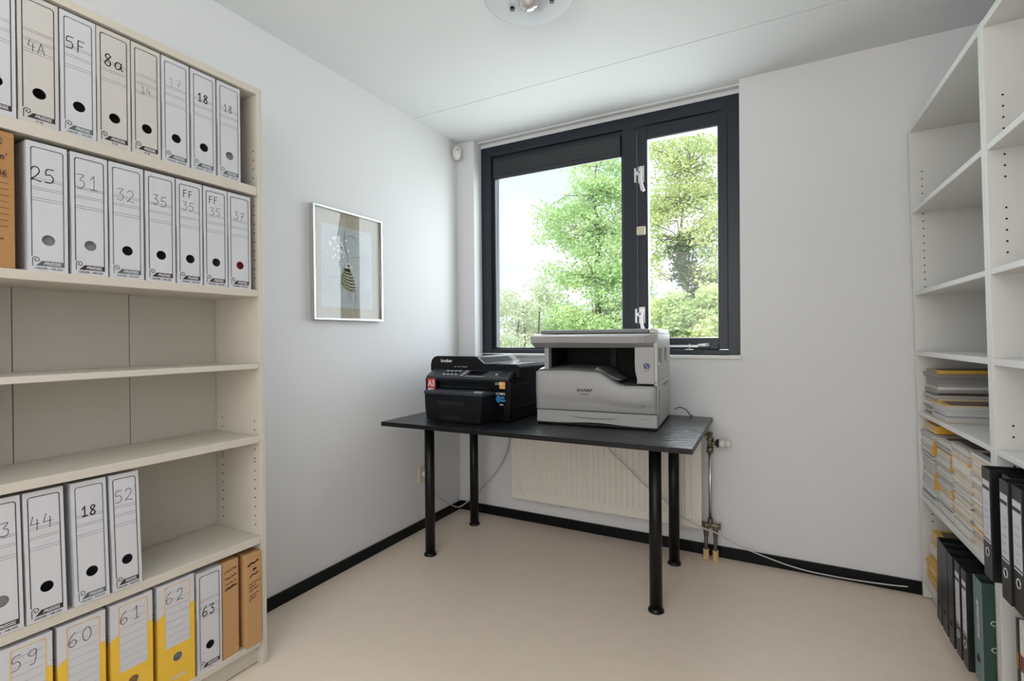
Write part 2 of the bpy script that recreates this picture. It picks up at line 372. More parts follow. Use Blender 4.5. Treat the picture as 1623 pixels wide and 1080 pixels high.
# opening casement
cas = MB()
cas.box(1.210, 1.266, .104, .160, 1.097, 2.400).box(1.652, 1.700, .104, .160, 1.097, 2.400)
cas.box(1.266, 1.652, .104, .160, 2.325, 2.400).box(1.266, 1.652, .104, .160, 1.097, 1.160)
cas = cas.build('casement_sash', ANTH, win, bevel=.003)
MB().box(1.266, 1.270, .112, .150, 1.164, 2.321).box(1.648, 1.652, .112, .150, 1.164, 2.321).box(1.266, 1.652, .112, .150, 1.160, 1.165).box(1.266, 1.652, .112, .150, 2.320, 2.325).build('gasket', STEEL, cas)
MB().box(1.2665, 1.6515, .132, .138, 1.161, 2.324).build('glass_pane', GLASS, win)
def handle(z):
    h = MB().box(1.196, 1.208, .086, .104, z - .042, z + .042).box(1.216, 1.252, .097, .104, z - .045, z + .052)
    h = h.build('window_handle', CHROME, win, bevel=.0015)
    MB().cyl((1.230, .099, z + .008), (1.230, .080, z + .008), .012).box(1.203, 1.238, .080, .092, z - .003, z + .020).prism([(1.220, z + .018), (1.244, z + .018), (1.246, z - .045), (1.262, z - .10), (1.250, z - .108), (1.238, z - .098), (1.228, z - .045)], .068, .080, axis=1).build('lever', CHROME, h, bevel=.002)
    MB().cyl((1.230, .0675, z + .010), (1.230, .0665, z + .010), .006).cyl((1.224, .0968, z + .044), (1.224, .0955, z + .044), .003).cyl((1.243, .0968, z + .044), (1.243, .0955, z + .044), .003).build('screw_head', MGREY, h)
handle(2.118); handle(1.292)
MB().box(1.208, 1.258, .080, .104, 1.765, 1.815).build('window_catch', IVORY, win, bevel=.005)
st = MB().box(1.30, 1.555, .085, .092, 1.108, 1.121).build('window_stay', CHROME, win, bevel=.002)
MB().cyl((1.545, .088, 1.118), (1.605, .088, 1.121), .009, .010, 12).build('grip', CHROME, st)
MB().cyl((1.50, .088, 1.100), (1.50, .088, 1.128), .004, n=10).box(1.478, 1.522, .078, .100, 1.0935, 1.098).build('pin', CHROME, st)

# ================================================================ BOOKCASES
def bookcase(name, label, M, w, depth, zs, top, mats, holes, boards, back=True):
    sh, bk = mats
    r = thing(name, label, 'bookcase', None, M)
    for y0 in (0, w - .019):
        MB().box(-depth, 0, y0, y0 + .019, 0, top).build('side_panel', sh, r, bevel=.0015)
    MB().box(-depth, -.001, .019, w - .019, top - .024, top - .001).build('top_panel', sh, r, bevel=.001)
    for z, t in zs:
        MB().box(-depth + .012, -.002, .0195, w - .0195, z - t, z).build('shelf', sh, r, bevel=.002)
    zz = zs[-1][0] - zs[-1][1]
    MB().box(-.045, -.028, .019, w - .019, 0.004, zz).build('plinth', sh, r, bevel=.001)
    bw = (w - .038) / boards
    for i in range(boards):
        MB().box(-depth + .002, -depth + .008, .019 + i * bw + .0012, .019 + (i + 1) * bw - .0012, zz - .02, top - .02).build('back_board', bk, r)
    hb = MB()  # dark discs, their black stands in for the shade inside the holes
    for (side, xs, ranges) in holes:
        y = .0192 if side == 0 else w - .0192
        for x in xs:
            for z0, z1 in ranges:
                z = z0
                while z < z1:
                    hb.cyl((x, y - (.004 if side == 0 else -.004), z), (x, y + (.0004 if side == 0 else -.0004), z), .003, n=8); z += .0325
    h = hb.build('pin_hole_shade', DARKH, r); h['kind'] = 'stuff'
    return r
LZ = [(1.716, .032), (1.347, .025), (1.083, .018), (.825, .025), (.464, .027), (.092, .020)]
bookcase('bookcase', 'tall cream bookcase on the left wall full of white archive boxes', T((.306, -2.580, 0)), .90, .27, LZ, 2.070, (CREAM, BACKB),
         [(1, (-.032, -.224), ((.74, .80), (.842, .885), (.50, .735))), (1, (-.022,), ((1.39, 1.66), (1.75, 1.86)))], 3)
LEAN = -.0215
def UM(L, off, z):  # local matrix in the leaning right-hand run: L from back wall, off into the shelf, z up
    return T((2.502, -.019, 0.004)) @ Rz(.02) @ Ry(LEAN) @ T((off, -L, z))
RZ_ = [(1.722, .020), (1.356, .018), (1.093, .020), (.828, .018), (.460, .024), (.088, .020)]
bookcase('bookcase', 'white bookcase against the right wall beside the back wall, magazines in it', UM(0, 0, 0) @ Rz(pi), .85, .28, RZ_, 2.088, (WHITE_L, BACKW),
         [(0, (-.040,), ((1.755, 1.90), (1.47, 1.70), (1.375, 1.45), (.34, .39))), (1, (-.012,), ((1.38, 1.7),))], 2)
RZ2 = [(1.722, .020), (1.356, .018), (1.093, .020), (.828, .018), (.460, .024), (.088, .020)]
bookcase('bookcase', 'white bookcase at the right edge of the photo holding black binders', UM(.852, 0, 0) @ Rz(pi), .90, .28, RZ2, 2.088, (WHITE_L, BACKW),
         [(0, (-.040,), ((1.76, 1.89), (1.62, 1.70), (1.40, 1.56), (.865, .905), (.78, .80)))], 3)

# ================================================================ ARCHIVE BOXES
def ring_face(mb, w, h, cy, cz, r, n=24, x=0.0, m=0, z0=0.0):
    """front rectangle (y 0..w, z z0..h) at x with a round hole"""
    vs = []
    for i in range(n):
        t = 2 * pi * (i + .5) / n; c, s = cos(t), sin(t)
        vs.append((x, cy + r * c, cz + r * s))
    out = []
    for i in range(n):
        t = 2 * pi * (i + .5) / n; c, s = cos(t), sin(t)
        k = min(((w - cy) / c if c > 1e-9 else 1e9), (-cy / c if c < -1e-9 else 1e9), ((h - cz) / s if s > 1e-9 else 1e9), ((z0 - cz) / s if s < -1e-9 else 1e9))
        out.append((x, cy + k * c, cz + k * s))
    corners = [(w, h), (0, h), (0, z0), (w, z0)]
    b = len(vs); vs += out; fs = []
    cidx = {}
    for cc in corners: cidx[cc] = len(vs); vs.append((x, cc[0], cc[1]))
    for i in range(n):
        j = (i + 1) % n; a, d = out[i], out[j]
        # insert a corner if the two outer points sit on different edges
        ins = None
        if not (abs(a[1] - d[1]) < 1e-7 or abs(a[2] - d[2]) < 1e-7):
            for cc in corners:
                if (abs(a[1] - cc[0]) < 1e-7 or abs(a[2] - cc[1]) < 1e-7) and (abs(d[1] - cc[0]) < 1e-7 or abs(d[2] - cc[1]) < 1e-7): ins = cidx[cc]
        fs.append((i, b + i, b + j, j) if ins is None else (i, b + i, ins, b + j, j))
    mb.add(vs, fs, m)
def spine_fn(x): return lambda a, b: (x, a, b)

def archive_box(M, w, h, label, group, tone='W', col='B', sub='ORDER - NR.220', hand=(), inner=None, hz=.08):
    r = thing('archive_box', label, 'archive box', group, M)
    body = MB(); D = .245
    ring_face(body, w, h, w / 2 + .001, hz, .0135)
    body.quad([(-D, 0, 0), (-D, w, 0), (-D, w, h), (-D, 0, h)]).quad([(-D, 0, 0), (0, 0, 0), (0, 0, h), (-D, 0, h)]).quad([(-D, w, 0), (0, w, 0), (0, w, h), (-D, w, h)])
    body.quad([(-D, 0, 0), (0, 0, 0), (0, w, 0), (-D, w, 0)]).quad([(-D, 0, h), (0, 0, h), (0, w, h), (-D, w, h)])
    b = body.build('box_body', CARD_W if tone == 'W' else CARD_C, r)
    sm = b.modifiers.new('thick', 'SOLIDIFY'); sm.thickness = .0018; sm.offset = -1
    bv = b.modifiers.new('bevel', 'BEVEL'); bv.width = .0012; bv.segments = 1; bv.limit_method = 'ANGLE'; bv.angle_limit = R(60)
    fn = spine_fn(.0004); pm = MB(); a0, a1 = .0085, w - .0085; zt = h - .0135
    # rounded frame
    c = .006
    ribbon(pm, [(a0, .037), (a0, zt - c)] + [(a0 + c - c * cos(t), zt - c + c * sin(t)) for t in (R(22), R(45), R(67))] + [(a0 + c, zt), (a1 - c, zt)] + [(a1 - c + c * sin(t), zt - c + c * cos(t)) for t in (R(22), R(45), R(67))] + [(a1, zt - c), (a1, .027)], .0020, fn)
    for z in (.2345, .2295, .211, .206, .1845, .178):
        if h < .3: z *= h / .325
        ribbon(pm, [(a0, z), (a1, z)], .0008, fn, 1)
    # logo: banner with a swirl P
    bx = a0 + .19 * w
    pm.add([fn(bx - .008, .0135), fn(a1 + .0008, .0135), fn(a1 + .0008, .0265), fn(bx + .004, .0265)], [(0, 1, 2, 3)])
    sp = [(a0 + .001, .012), (a0 + .001, .030)] + [(a0 + .0085 + (.0078 * (1 - k / 20)) * cos(pi - k * .5), .0285 + (.0078 * (1 - k / 20)) * sin(pi - k * .5)) for k in range(1, 16)]
    ribbon(pm, sp, .0017, fn)
    put_text(pm, sub, .0075, lambda x, y: (.0004, w / 2 + .001 + x, .0050 + y), 0, align='CENTER', bold=.02)
    fn2 = lambda x, y: (.0007, bx + .007 + x, .0165 + y)
    tw = (a1 - bx - .012); V, F = text_mesh('PRESSEL', .0105, .35, .03)
    mx = max(v[0] for v in V)
    pm.add([fn2(x * tw / mx, y) for x, y in V], F, 2)
    pm.build('printed_spine', [PR_BR if col == 'B' else PR_TE, RULE, CARD_W], r, recalc=False)
    if hand:
        hm = MB()
        for (s, cy, cz, hh, lw, ink) in hand: handwriting(hm, s, w * cy, cz, hh, lw * 1.2, spine_fn(.0009), {'B': 0, 'G': 1, 'L': 2, 'T': 3}[ink], sp=.74)
        hm.build('handwriting', [INKB, INKG, INKL, INKT], r, recalc=False)
    if inner:
        MB().box(-.20, -.012, .006, w - .006, .003, h * .8).build('papers', inner, r)
    return r

ZS = {1: 1.716, 2: 1.347, 3: .464, 4: .092}
G1 = 'archive boxes on the top shelf'; G2 = 'archive boxes on the second shelf'; G3 = 'archive boxes on the fourth shelf up from the plinth'; G4 = 'archive boxes on the bottom shelf'
row1 = [(-2.412, -2.337, 'W', 'B', 'P 75', (), None, 'white archive box cut by the left edge of the photo, top shelf'),
 (-2.333, -2.2545, 'C', 'B', 'P 75', (('4A', .47, .196, .026, .0011, 'G'),), None, 'cream archive box marked 4A in pencil on the top shelf'),
 (-2.2505, -2.174, 'W', 'T', 'ORDER - NR.220', (('5F', .45, .242, .032, .0017, 'B'),), None, 'white archive box marked 5F on the top shelf'),
 (-2.1715, -2.0915, 'C', 'B', 'P 75', (('8a', .52, .238, .033, .0022, 'B'),), None, 'cream archive box marked 8a in thick ink on the top shelf'),
 (-2.088, -2.0125, 'C', 'B', 'P 75', (('14', .50, .192, .020, .0011, 'T'),), None, 'cream archive box marked 14 low down in small green-grey figures'),
 (-2.008, -1.929, 'W', 'T', 'ORDER - NR.220', (('17', .5, .250, .028, .0010, 'L'),), None, 'white archive box with very faint 17 on the top shelf'),
 (-1.923, -1.845, 'W', 'T', 'ORDER - NR.220', (('18', .5, .240, .026, .0024, 'B'),), None, 'white archive box with bold black 18 on the top shelf'),
 (-1.838, -1.759, 'W', 'T', 'ORDER - NR.220', (('18', .47, .238, .024, .0012, 'G'),), PAPERG, 'white archive box with thin grey 18, rightmost on the top shelf')]
for (y0, y1, tone, col, sub, hand, inn, lab) in row1:
    archive_box(T((.300, y0, ZS[1])), y1 - y0, .321, lab, G1, tone, col, sub, hand, inn)
row2 = [(-2.3195, -2.239, 'T', (('25', .42, .246, .036, .0019, 'B'),), PAPERG, 'white archive box marked 25 in black, second shelf beside the brown box'),
 (-2.2315, -2.1505, 'B', (('31', .47, .250, .038, .0011, 'G'),), PAPERG, 'white archive box marked 31 in pencil, right of the one marked 25'),
 (-2.146, -2.0615, 'T', (('32', .50, .238, .034, .0010, 'G'),), None, 'white archive box marked 32 in pencil, between those marked 31 and 35'),
 (-2.0555, -1.9745, 'B', (('35', .50, .244, .030, .0012, 'G'),), None, 'white archive box marked 35 alone, beside the one marked 32'),
 (-1.9695, -1.892, 'B', (('FF', .45, .284, .022, .0016, 'B'), ('35', .47, .247, .026, .0011, 'G')), None, 'white archive box marked FF 35, left one of the two so marked'),
 (-1.887, -1.809, 'B', (('FF', .42, .284, .022, .0016, 'B'), ('35', .50, .247, .026, .0011, 'G')), None, 'white archive box marked FF 35, right one of the two so marked'),
 (-1.805, -1.7245, 'B', (('37', .5, .250, .028, .0011, 'G'),), REDP, 'white archive box marked 37, rightmost on the second shelf')]
for (y0, y1, col, hand, inn, lab) in row2:
    archive_box(T((.300, y0, ZS[2])), y1 - y0, .325, lab, G2, 'W', col, 'ORDER - NR.220', hand, inn)
row3 = [(-2.415, -2.3365, 'B', (('43', .5, .25, .034, .0012, 'G'),), PAPERG, 'white archive box marked 43 at the left edge of the photo above the yellow ones'),
 (-2.331, -2.252, 'B', (('44', .46, .248, .034, .0013, 'G'),), None, 'white archive box marked 44 above the yellow boxes'),
 (-2.236, -2.158, 'T', (('18', .5, .244, .026, .0024, 'B'),), None, 'white archive box with bold 18 between the ones marked 44 and 52'),
 (-2.150, -2.078, 'B', (('52', .5, .262, .034, .0013, 'G'),), None, 'white archive box marked 52 at the right end of its row')]
for (y0, y1, col, hand, inn, lab) in row3:
    archive_box(T((.306, y0, ZS[3] + .0005)) @ Ry(R(-3.0)), y1 - y0, .325, lab, G3, 'W', col, 'ORDER - NR.220', hand, inn)
archive_box(T((.300, -1.9215, ZS[4])), .080, .325, 'white archive box marked 63 on the bottom shelf between yellow and brown', G4, 'W', 'B', 'P 75',
            (('63', .48, .196, .030, .0021, 'B'),))
def yellow_box(y0, y1, num, lab, inn=None):
    w = y1 - y0; h = .334
    r = thing('archive_box', lab, 'archive box', 'yellow archive boxes on the bottom shelf', T((.300, y0, ZS[4])))
    D = .245; body = MB(); ring_face(body, w, h, w * .52, .097, .0135)
    body.quad([(-D, 0, 0), (-D, w, 0), (-D, w, h), (-D, 0, h)]).quad([(-D, 0, 0), (0, 0, 0), (0, 0, h), (-D, 0, h)]).quad([(-D, w, 0), (0, w, 0), (0, w, h), (-D, w, h)])
    body.quad([(-D, 0, 0), (0, 0, 0), (0, w, 0), (-D, w, 0)]).quad([(-D, 0, h), (0, 0, h), (0, w, h), (-D, w, h)])
    b = body.build('box_body', CARD_W, r); sm = b.modifiers.new('thick', 'SOLIDIFY'); sm.thickness = .0018; sm.offset = -1
    a0, a1 = w * .19, w * .87; lb, lt = .134, h - .012; yz = .246; s = MB()
    x = .0004
    ring_face(s, w, lb, w * .52, .097, .0135, x=x)
    s.quad([(x, a1, lb), (x, w, lb), (x, w, yz), (x, a1, yz)]).quad([(x, 0, lb), (x, a0, lb), (x, a0, yz), (x, 0, yz - .012)])
    yy = -.0004
    s.quad([(-D, yy, 0), (x, yy, 0), (x, yy, yz - .012), (-.035, yy, yz - .04), (-D, yy, yz - .02)])
    yy = w + .0004
    s.quad([(-D, yy, 0), (x, yy, 0), (x, yy, yz), (-D, yy, yz)])
    s.build('yellow_print', CARD_Y, r, recalc=False)
    p = MB(); fn = spine_fn(.0006); c = .005
    ribbon(p, [(a0, lb), (a0, lt - c), (a0 + c * .3, lt - c * .3), (a0 + c, lt), (a1 - c, lt), (a1 - c * .3, lt - c * .3), (a1, lt - c), (a1, lb)], .0018, fn)
    for k in range(1, 9): ribbon(p, [(a0 + .003, lt - k * .0215), (a1 - .003, lt - k * .0215)], .0005, fn, 1)
    p.build('printed_label', [CARD_Y, RULE], r, recalc=False)
    p = MB(); put_text(p, 'PRESSEL', .013, lambda X, Y: (.0006, w * .52 + X, .032 + Y), 0, shear=.35, bold=.02, align='CENTER')
    p.build('lettering', CARD_W, r, recalc=False)
    hm = MB(); handwriting(hm, num, w * .50, h - .046, .036, .0014, spine_fn(.0009), 0, sp=.85); hm.build('handwriting', INKG if num in ('59',) else INKB, r, recalc=False)
    gm = MB()
    for k in range(4): ribbon(gm, [(-.03, .215 + k * .009), (-.014, .222 + k * .009)], .002, lambda a, b: (a, -.0007, b))
    gm.build('side_print', RULE, r, recalc=False)
    if inn: MB().box(-.20, -.012, .006, w - .006, .003, h * .8).build('papers', inn, r)
for (y0, y1, num, inn) in ((-2.379, -2.281, '59', None), (-2.271, -2.167, '60', None), (-2.155, -2.0495, '61', CARD_B), (-2.036, -1.9295, '62', PAPERG)):
    yellow_box(y0, y1, num, {'59': 'yellow and white archive box marked 59, at the left edge of the photo', '60': 'yellow and white archive box marked 60, second from the left on the bottom shelf',
        '61': 'yellow and white archive box marked 61 with brown inside its hole', '62': 'yellow and white archive box marked 62 beside the white one marked 63'}[num], inn)

def brown_box(name_label, M, w, h, D, mt, fnprint, cover=True):
    r = thing('cardboard_box', name_label, 'cardboard box', None, M)
    MB().box(-D, 0, 0, w, 0, h).build('box_body', mt, r, bevel=.002)
    MB().box(-.002 - D * .9, .0008, .002, w - .002, h - .012, h + .0012).build('lid_flap', mt, r, bevel=.001)
    p = MB(); fnprint(p, w, h); p.build('handwriting', INKB, r, recalc=False)
def scrib(p, y0, y1, z, a, w=.0016, n=14, slope=0.0, x=.0013):
    pts = [(y0 + (y1 - y0) * i / n, z + slope * (i / n) + random.uniform(-a, a)) for i in range(n + 1)]
    ribbon(p, pts, w, spine_fn(x))
def pr_core(p, w, h):
    ln = [.22, .205, .19, .175, .16, .145, .13, .115, .10]
    for z in ln: ribbon(p, [(.005, z), (w - .012, z)], .0009, spine_fn(.0013))
    V = lambda x, y: (.0013, w - .052 + x, .272 + y)
    put_text(p, "Store'", .022, lambda x, y: (.0013, w - .066 + x, .262 + y), bold=.0)
    for k in range(3):  # round emblem above
        ribbon(p, [(w - .037 + (.015 - .004 * k) * cos(t), .305 + (.013 - .0035 * k) * sin(t)) for t in [i * .5 for i in range(13)]], .0014, spine_fn(.0013))
    handwriting(p, '88', w - .035, .246, .018, .0016, spine_fn(.0013)); handwriting(p, '2006', w - .032, .230, .014, .0014, spine_fn(.0013))
    ribbon(p, [(w - .032, .07), (w - .022, .07)], .002, spine_fn(.0013))
brown_box('brown cardboard storage box printed with lines, left end of the second shelf', T((.302, -2.424, ZS[2])), .082, .328, .25, CARD_B2, pr_core)
def pr_a(p, w, h):
    for i, z in enumerate((.295, .272, .253, .237)): scrib(p, .008, w - .008, z - .006, .004 if i != 2 else .003, .0019 + .0006 * (i == 3), 16, .008)
    scrib(p, .012, w - .012, .231, .003, .0022, 14, .008)
def pr_b(p, w, h):
    scrib(p, .006, w - .014, .287, .0035, .004, 12, .010); scrib(p, .026, .036, .268, .002, .005, 4, .003); scrib(p, .014, .044, .246, .003, .0035, 8, .009)
    for z, l in ((.218, .045), (.205, .026), (.194, .034), (.175, .036), (.163, .026)): scrib(p, .010, .010 + l, z, .0028, .0019, 14, .010)
brown_box('narrow brown cardboard file box on the bottom shelf beside the box marked 63', T((.296, -1.8365, ZS[4])), .0575, .325, .25, CARD_B, pr_a)
brown_box('light brown cardboard box with scribbled notes, rightmost on the bottom shelf', T((.312, -1.7625, ZS[4])), .0590, .322, .25, CARD_B, pr_b)

# ================================================================ MAGAZINES AND BINDERS (right-hand bookcases)
def mag_mesh(w, d, t, cover=0):
    """page block and its cover; x into the shelf, y towards the camera is negative, z up"""
    n = 6
    pg = MB(); cv = MB()
    def sag(x): return -.0
    pg.box(0.0015, d - .001, -w + .0015, -.0015, .0007, t - .0007)
    return pg, cv
MAGM = {}
def magazine(M, w, d, t, spine, page, covm, label, group):
    """spine: 'near' (towards the camera) or 'far' """
    key = (round(w, 3), round(d, 3), round(t, 4), spine, page, covm)
    if key not in MAGM:
        pg = MB().box(.001, d - .001, -w + .001, -.001, .0008, t - .0008).mesh('magazine', PAGES[page])
        c = MB().box(0, d, -w, 0, t - .0008, t).box(0, d, -w, 0, 0, .0008)
        if spine == 'near': c.box(0, d, -w - .0006, -w + .0008, 0, t, 2)
        else: c.box(0, d, -.0008, .0006, 0, t, 2)
        c.box(.022, d - .022, -w + .016, -.016, t, t + .0001, 1)
        MAGM[key] = (pg, c.mesh('cover', [(YELC, YELS, PAPERG, PAPER, COVD, PAPER)[covm], COVD, (YELC, YELS, PAPERG, PAPER, COVD, YELS)[covm]]))
    pg, cv = MAGM[key]
    o = bpy.data.objects.new('magazine', pg); COL.objects.link(o); o.matrix_world = M; tag(o, label, 'magazine', group)
    c = bpy.data.objects.new('cover', cv); COL.objects.link(c); c.parent = o
rnd = random.Random(3)
def pile(L0, w, off, z0, h, tmin, tmax, spinef, pagef, covf, label, group, top_cov=None, jit=.004):
    z = z0; i = 0
    while True:
        t = rnd.choice([tmin, (tmin + tmax) / 2, tmax])
        last = z + t + tmax > z0 + h
        cv = covf(i) if not (last and top_cov is not None) else top_cov
        M = UM(L0 + rnd.uniform(-jit, jit) * .5, off + rnd.uniform(-jit, jit), z) @ Rz(rnd.uniform(-.012, .012))
        magazine(M, w, .25, t, spinef(i), pagef(i), cv, label, group)
        z += t + .0003; i += 1
        if last: break
def pf(ws): return lambda i: rnd.choice(ws)
pile(.045, .165, .022, .8285, .195, .009, .012, lambda i: 'far' if (i // 4) % 2 else 'near', pf([5, 1, 6, 5, 2, 6]), pf([3, 2, 2, 4, 2]),
     'magazine in the tall pile on the shelf above the tightly packed magazines', 'tall magazine pile, upper shelf', 0, .006)
pile(.215, .165, .008, .8285, .075, .008, .010, lambda i: 'far', pf([0, 1, 1, 5]), pf([0, 3, 2]),
     'magazine in the low yellow-topped pile in front of the tall pile', 'low magazine pile, upper shelf', 0, .004)
for k, (L0, hh, ws, cs, sp) in enumerate(((.025, .295, [1, 4, 1, 0], [3, 2], 'near'), (.245, .300, [0, 1, 4, 2], [3, 1, 3], 'near'), (.440, .320, [0, 2, 3, 0], [3, 2, 3], 'far'), (.640, .320, [0, 2, 0, 3], [3, 3, 0], 'far'))):
    pos = ('nearest the back wall', 'second from the back wall', 'third from the back wall', 'nearest the black binders')[k]
    pile(L0, .172, .010, .4605, hh, .0075, .0105, (lambda i: 'near' if (i // 7) % 2 else 'far') if k < 3 else (lambda i: 'far'), pf(ws),
         (lambda i, k=k: (rnd.choice([5, 5, 1]) if (i // 7) % 2 else rnd.choice([3, 2])) if k < 2 else rnd.choice([3, 3, 2, 3, 2, 1])), 'magazine in the packed pile %s on the middle shelf' % pos, 'packed magazine pile %s' % pos, None, .004)
pile(.045, .175, .012, .0885, .118, .008, .010, lambda i: 'far', pf([2, 3, 2]), pf([0, 1]), 'yellowed magazine in the lower part of the pile on the bottom shelf', 'bottom shelf magazines, lower part', 0, .006)
pile(.050, .165, .026, .2085, .105, .008, .010, lambda i: 'far', pf([2, 3, 2, 0]), pf([0, 3]), 'yellowed magazine in the upper part of the pile on the bottom shelf', 'bottom shelf magazines, upper part', 0, .006)
pile(.085, .150, .012, .7615, .036, .008, .010, lambda i: 'near', pf([3]), pf([1]), 'orange-yellow magazine squeezed in on top of the packed piles', 'magazines on top of the packed piles', 1, .004)

def binder(M, w, h, label, group, spine_label=True, mats=(BLK_BIND, BLK_BIND), depth=.285, lab_text=None):
    """lever arch binder: spine at x=0 facing -x, near cover at y=-w"""
    r = thing('lever_arch_binder', label, 'binder', group, M)
    t = .0024
    MB().box(0, t, -w, 0, 0, h).build('spine', mats[0], r, bevel=.001)
    for nm, y0 in (('cover', -w), ('cover', -t)):
        MB().box(t, depth, y0, y0 + t, 0, h).build(nm, mats[1], r, bevel=.0008)
    MB().box(.03, .24, -w + .006, -w * .35, .012, h - .022).build('papers', PAPER, r)
    MB().box(.006, .26, -w + .004, -.004, h - .020, h - .017).build('compressor_bar', CHROME if spine_label else DGREY, r)
    # finger ring
    ring = MB(); cz = .075; n = 22
    vs = []
    for i in range(n):
        a = 2 * pi * i / n
        for rr, x in ((.0095, -.0015), (.0125, -.0015), (.0125, 0.0), (.0095, .0005)): vs.append((x, -w / 2 + rr * cos(a), cz + rr * sin(a) * 1.05))
    ring.add(vs, [(i * 4 + k, i * 4 + (k + 1) % 4, ((i + 1) % n) * 4 + (k + 1) % 4, ((i + 1) % n) * 4 + k) for i in range(n) for k in range(4)], 0, True)
    ring.build('finger_ring', CHROME if spine_label else DGREY, r)
    MB().cyl((-.0004, -w / 2, cz), (.003, -w / 2, cz), .0095, n=16).build('finger_hole', DARKH, r)
    # two D-ring slots in the near cover
    for z in (.125, .205):
        s = MB(); vs = []
        for i in range(18):
            a = 2 * pi * i / 18
            for rr in (.0075, .0105): vs.append((.030 + rr * cos(a) * 1.0, -w - .0012, z + rr * sin(a) * .8))
        s.add(vs, [(2 * i, 2 * i + 1, 2 * ((i + 1) % 18) + 1, 2 * ((i + 1) % 18)) for i in range(18)])
        o = s.build('ring_slot', CHROME, r); m = o.modifiers.new('t', 'SOLIDIFY'); m.thickness = .0015
    if spine_label:
        l = MB(); a, b = -w + .006, -.006
        l.box(-.0006, 0, a, b, .105, h - .035, 0).box(-.0010, -.0006, a, b, h - .062, h - .052, 1).box(-.0010, -.0006, a, b, .110, .114, 1)
        l = l.build('spine_label', [LABELW, BLK_BIND], r)
        tx = MB()
        for k in range(5):
            z = .13 + k * .022
            pts = [(a + (b - a) * (.2 + .6 * i / 8), z + rnd.uniform(-.004, .004)) for i in range(9)]
            ribbon(tx, pts, .0010, lambda A, B: (-.0009, A, B))
        tx.build('handwriting', INKG, l, recalc=False)
    if lab_text:
        l = MB().box(-.0006, 0, -w / 2 - .009, -w / 2 + .009, .14, .255).build('spine_label', LABELW, r, bevel=.003)
        tx = MB(); put_text(tx, lab_text, .013, lambda X, Y: (-.0009, -w / 2 + .005 - Y * 1.0, .147 + X * 1.0), bold=.02); tx.build('lettering', INKB, l, recalc=False)
    return r
GB = 'black binders on the bottom shelf'
for L, w, lean, off, lab, sl in ((.398, .060, 5.5, -.040, 'black binder leaning beside the yellowed magazines, first in its row', False), (.478, .058, 2.5, -.042, 'second black binder from the yellowed magazines, slightly tilted', False),
                                 (.557, .054, 1.0, -.044, 'third black binder from the yellowed magazines, bottom shelf', False), (.627, .050, .3, -.042, 'fourth black binder from the yellowed magazines, bottom shelf', True),
                                 (.694, .046, 0, -.042, 'black binder with a white spine label directly beside the green binder', True)):
    binder(UM(L, off, .0885 + w * sin(R(lean))) @ Rx(R(lean)), w, .315, lab, GB, sl)
binder(UM(.757, -.030, .0885), .068, .322, 'dark green binder with a lettered white spine label', 'green binder', False, (GRN_BIND, GRN_BIND2), lab_text='ARCHITECTUUR')
GU = 'black binders on the shelf of the nearer bookcase'
for i, (L, w, off) in enumerate(((.874, .062, -.034), (.968, .050, -.018), (1.026, .056, -.042), (1.088, .060, -.038), (1.152, .060, -.03), (1.218, .062, -.036), (1.286, .060, -.03))):
    lab = ('black binder with white spine label, leftmost in the upper row of binders', 'black binder set back between two labelled binders, second in its row',
           'black binder, third in the upper row, white label and chrome ring', 'black binder, fourth in the upper row, cut by the right edge of the photo')
    binder(UM(L, off, .4605), w, .318, lab[i] if i < 4 else 'black binder beyond the right edge of the photo, number %s past the fourth' % ('one', 'two', 'three')[i - 4], GU, i != 1)
# standing thin magazines below them
L = .945
for i in range(34):
    t = rnd.choice((.006, .008, .010)); bm_ = rnd.choice((BANDM, BANDO, BANDV, BANDM))
    o = MB().box(0, .20, -t, 0, 0, .29 + rnd.uniform(-.004, .004)).build('magazine', PAPER if i % 5 else DGREY)
    o.matrix_world = UM(L, .008 + rnd.uniform(0, .006), .0885)
    tag(o, 'thin white-spined magazine standing upright below the row of black binders', 'magazine', 'upright magazines on the bottom shelf')
    MB().box(-.0008, 0, -t, 0, .150, .195).build('spine_band', bm_, o)
    L += t + .0008

# ================================================================ TABLE
ta = R(1.5); TM = T((.125, -.892, 0)) @ Rz(ta); TI = TM.inverted()
tbl = thing('table', 'black stained rectangular table on round black legs under the window', 'table', None, TM)
TW, TD, TH, TT = 1.528, .832, .740, .022
MB().box(.001, TW - .001, .001, TD - .001, TH - TT, TH).build('tabletop', BLACKW, tbl, bevel=.001)
eb = MB().box(0, TW, -.0005, .001, TH - TT, TH - .0008).box(0, TW, TD - .001, TD + .0005, TH - TT, TH - .0008).box(-.0005, .001, 0, TD, TH - TT, TH - .0008).box(TW - .001, TW + .0005, 0, TD, TH - TT, TH - .0008)
eb.build('edge_band', BLACKM, tbl)
for (x, y) in ((.277, -.687), (.252, -.207), (1.477, -.689), (1.463, -.197)):
    p = TI @ Vector((x, y, 0))
    lg = MB().cyl((p.x, p.y, .012), (p.x, p.y, TH - TT), .0265, n=28).build('leg', BLACKM, tbl)
    MB().lathe([(0, 0), (.034, 0), (.034, .005), (.029, .014), (.0265, .016)], (p.x, p.y, 0), 28).build('foot', BLACKM, lg)
    MB().cyl((p.x, p.y, TH - TT - .006), (p.x, p.y, TH - TT), .045, n=24).build('mounting_plate', BLACKM, lg)

# ================================================================ COPIER
SM = T((.872, -.588, TH)) @ Rz(R(4.3))
sp_ = thing('copier', 'light grey desktop photocopier on the black table, larger of the two machines', 'copier', None, SM)
SW, SD = .588, .472
for x in (.03, SW - .05):
    for y in (.03, SD - .05): MB().box(x, x + .03, y, y + .03, 0, .010).build('foot', BLACKM, sp_)
MB().box(.006, SW - .004, .008, SD, .004, .014).build('base_plate', BLACKM, sp_)
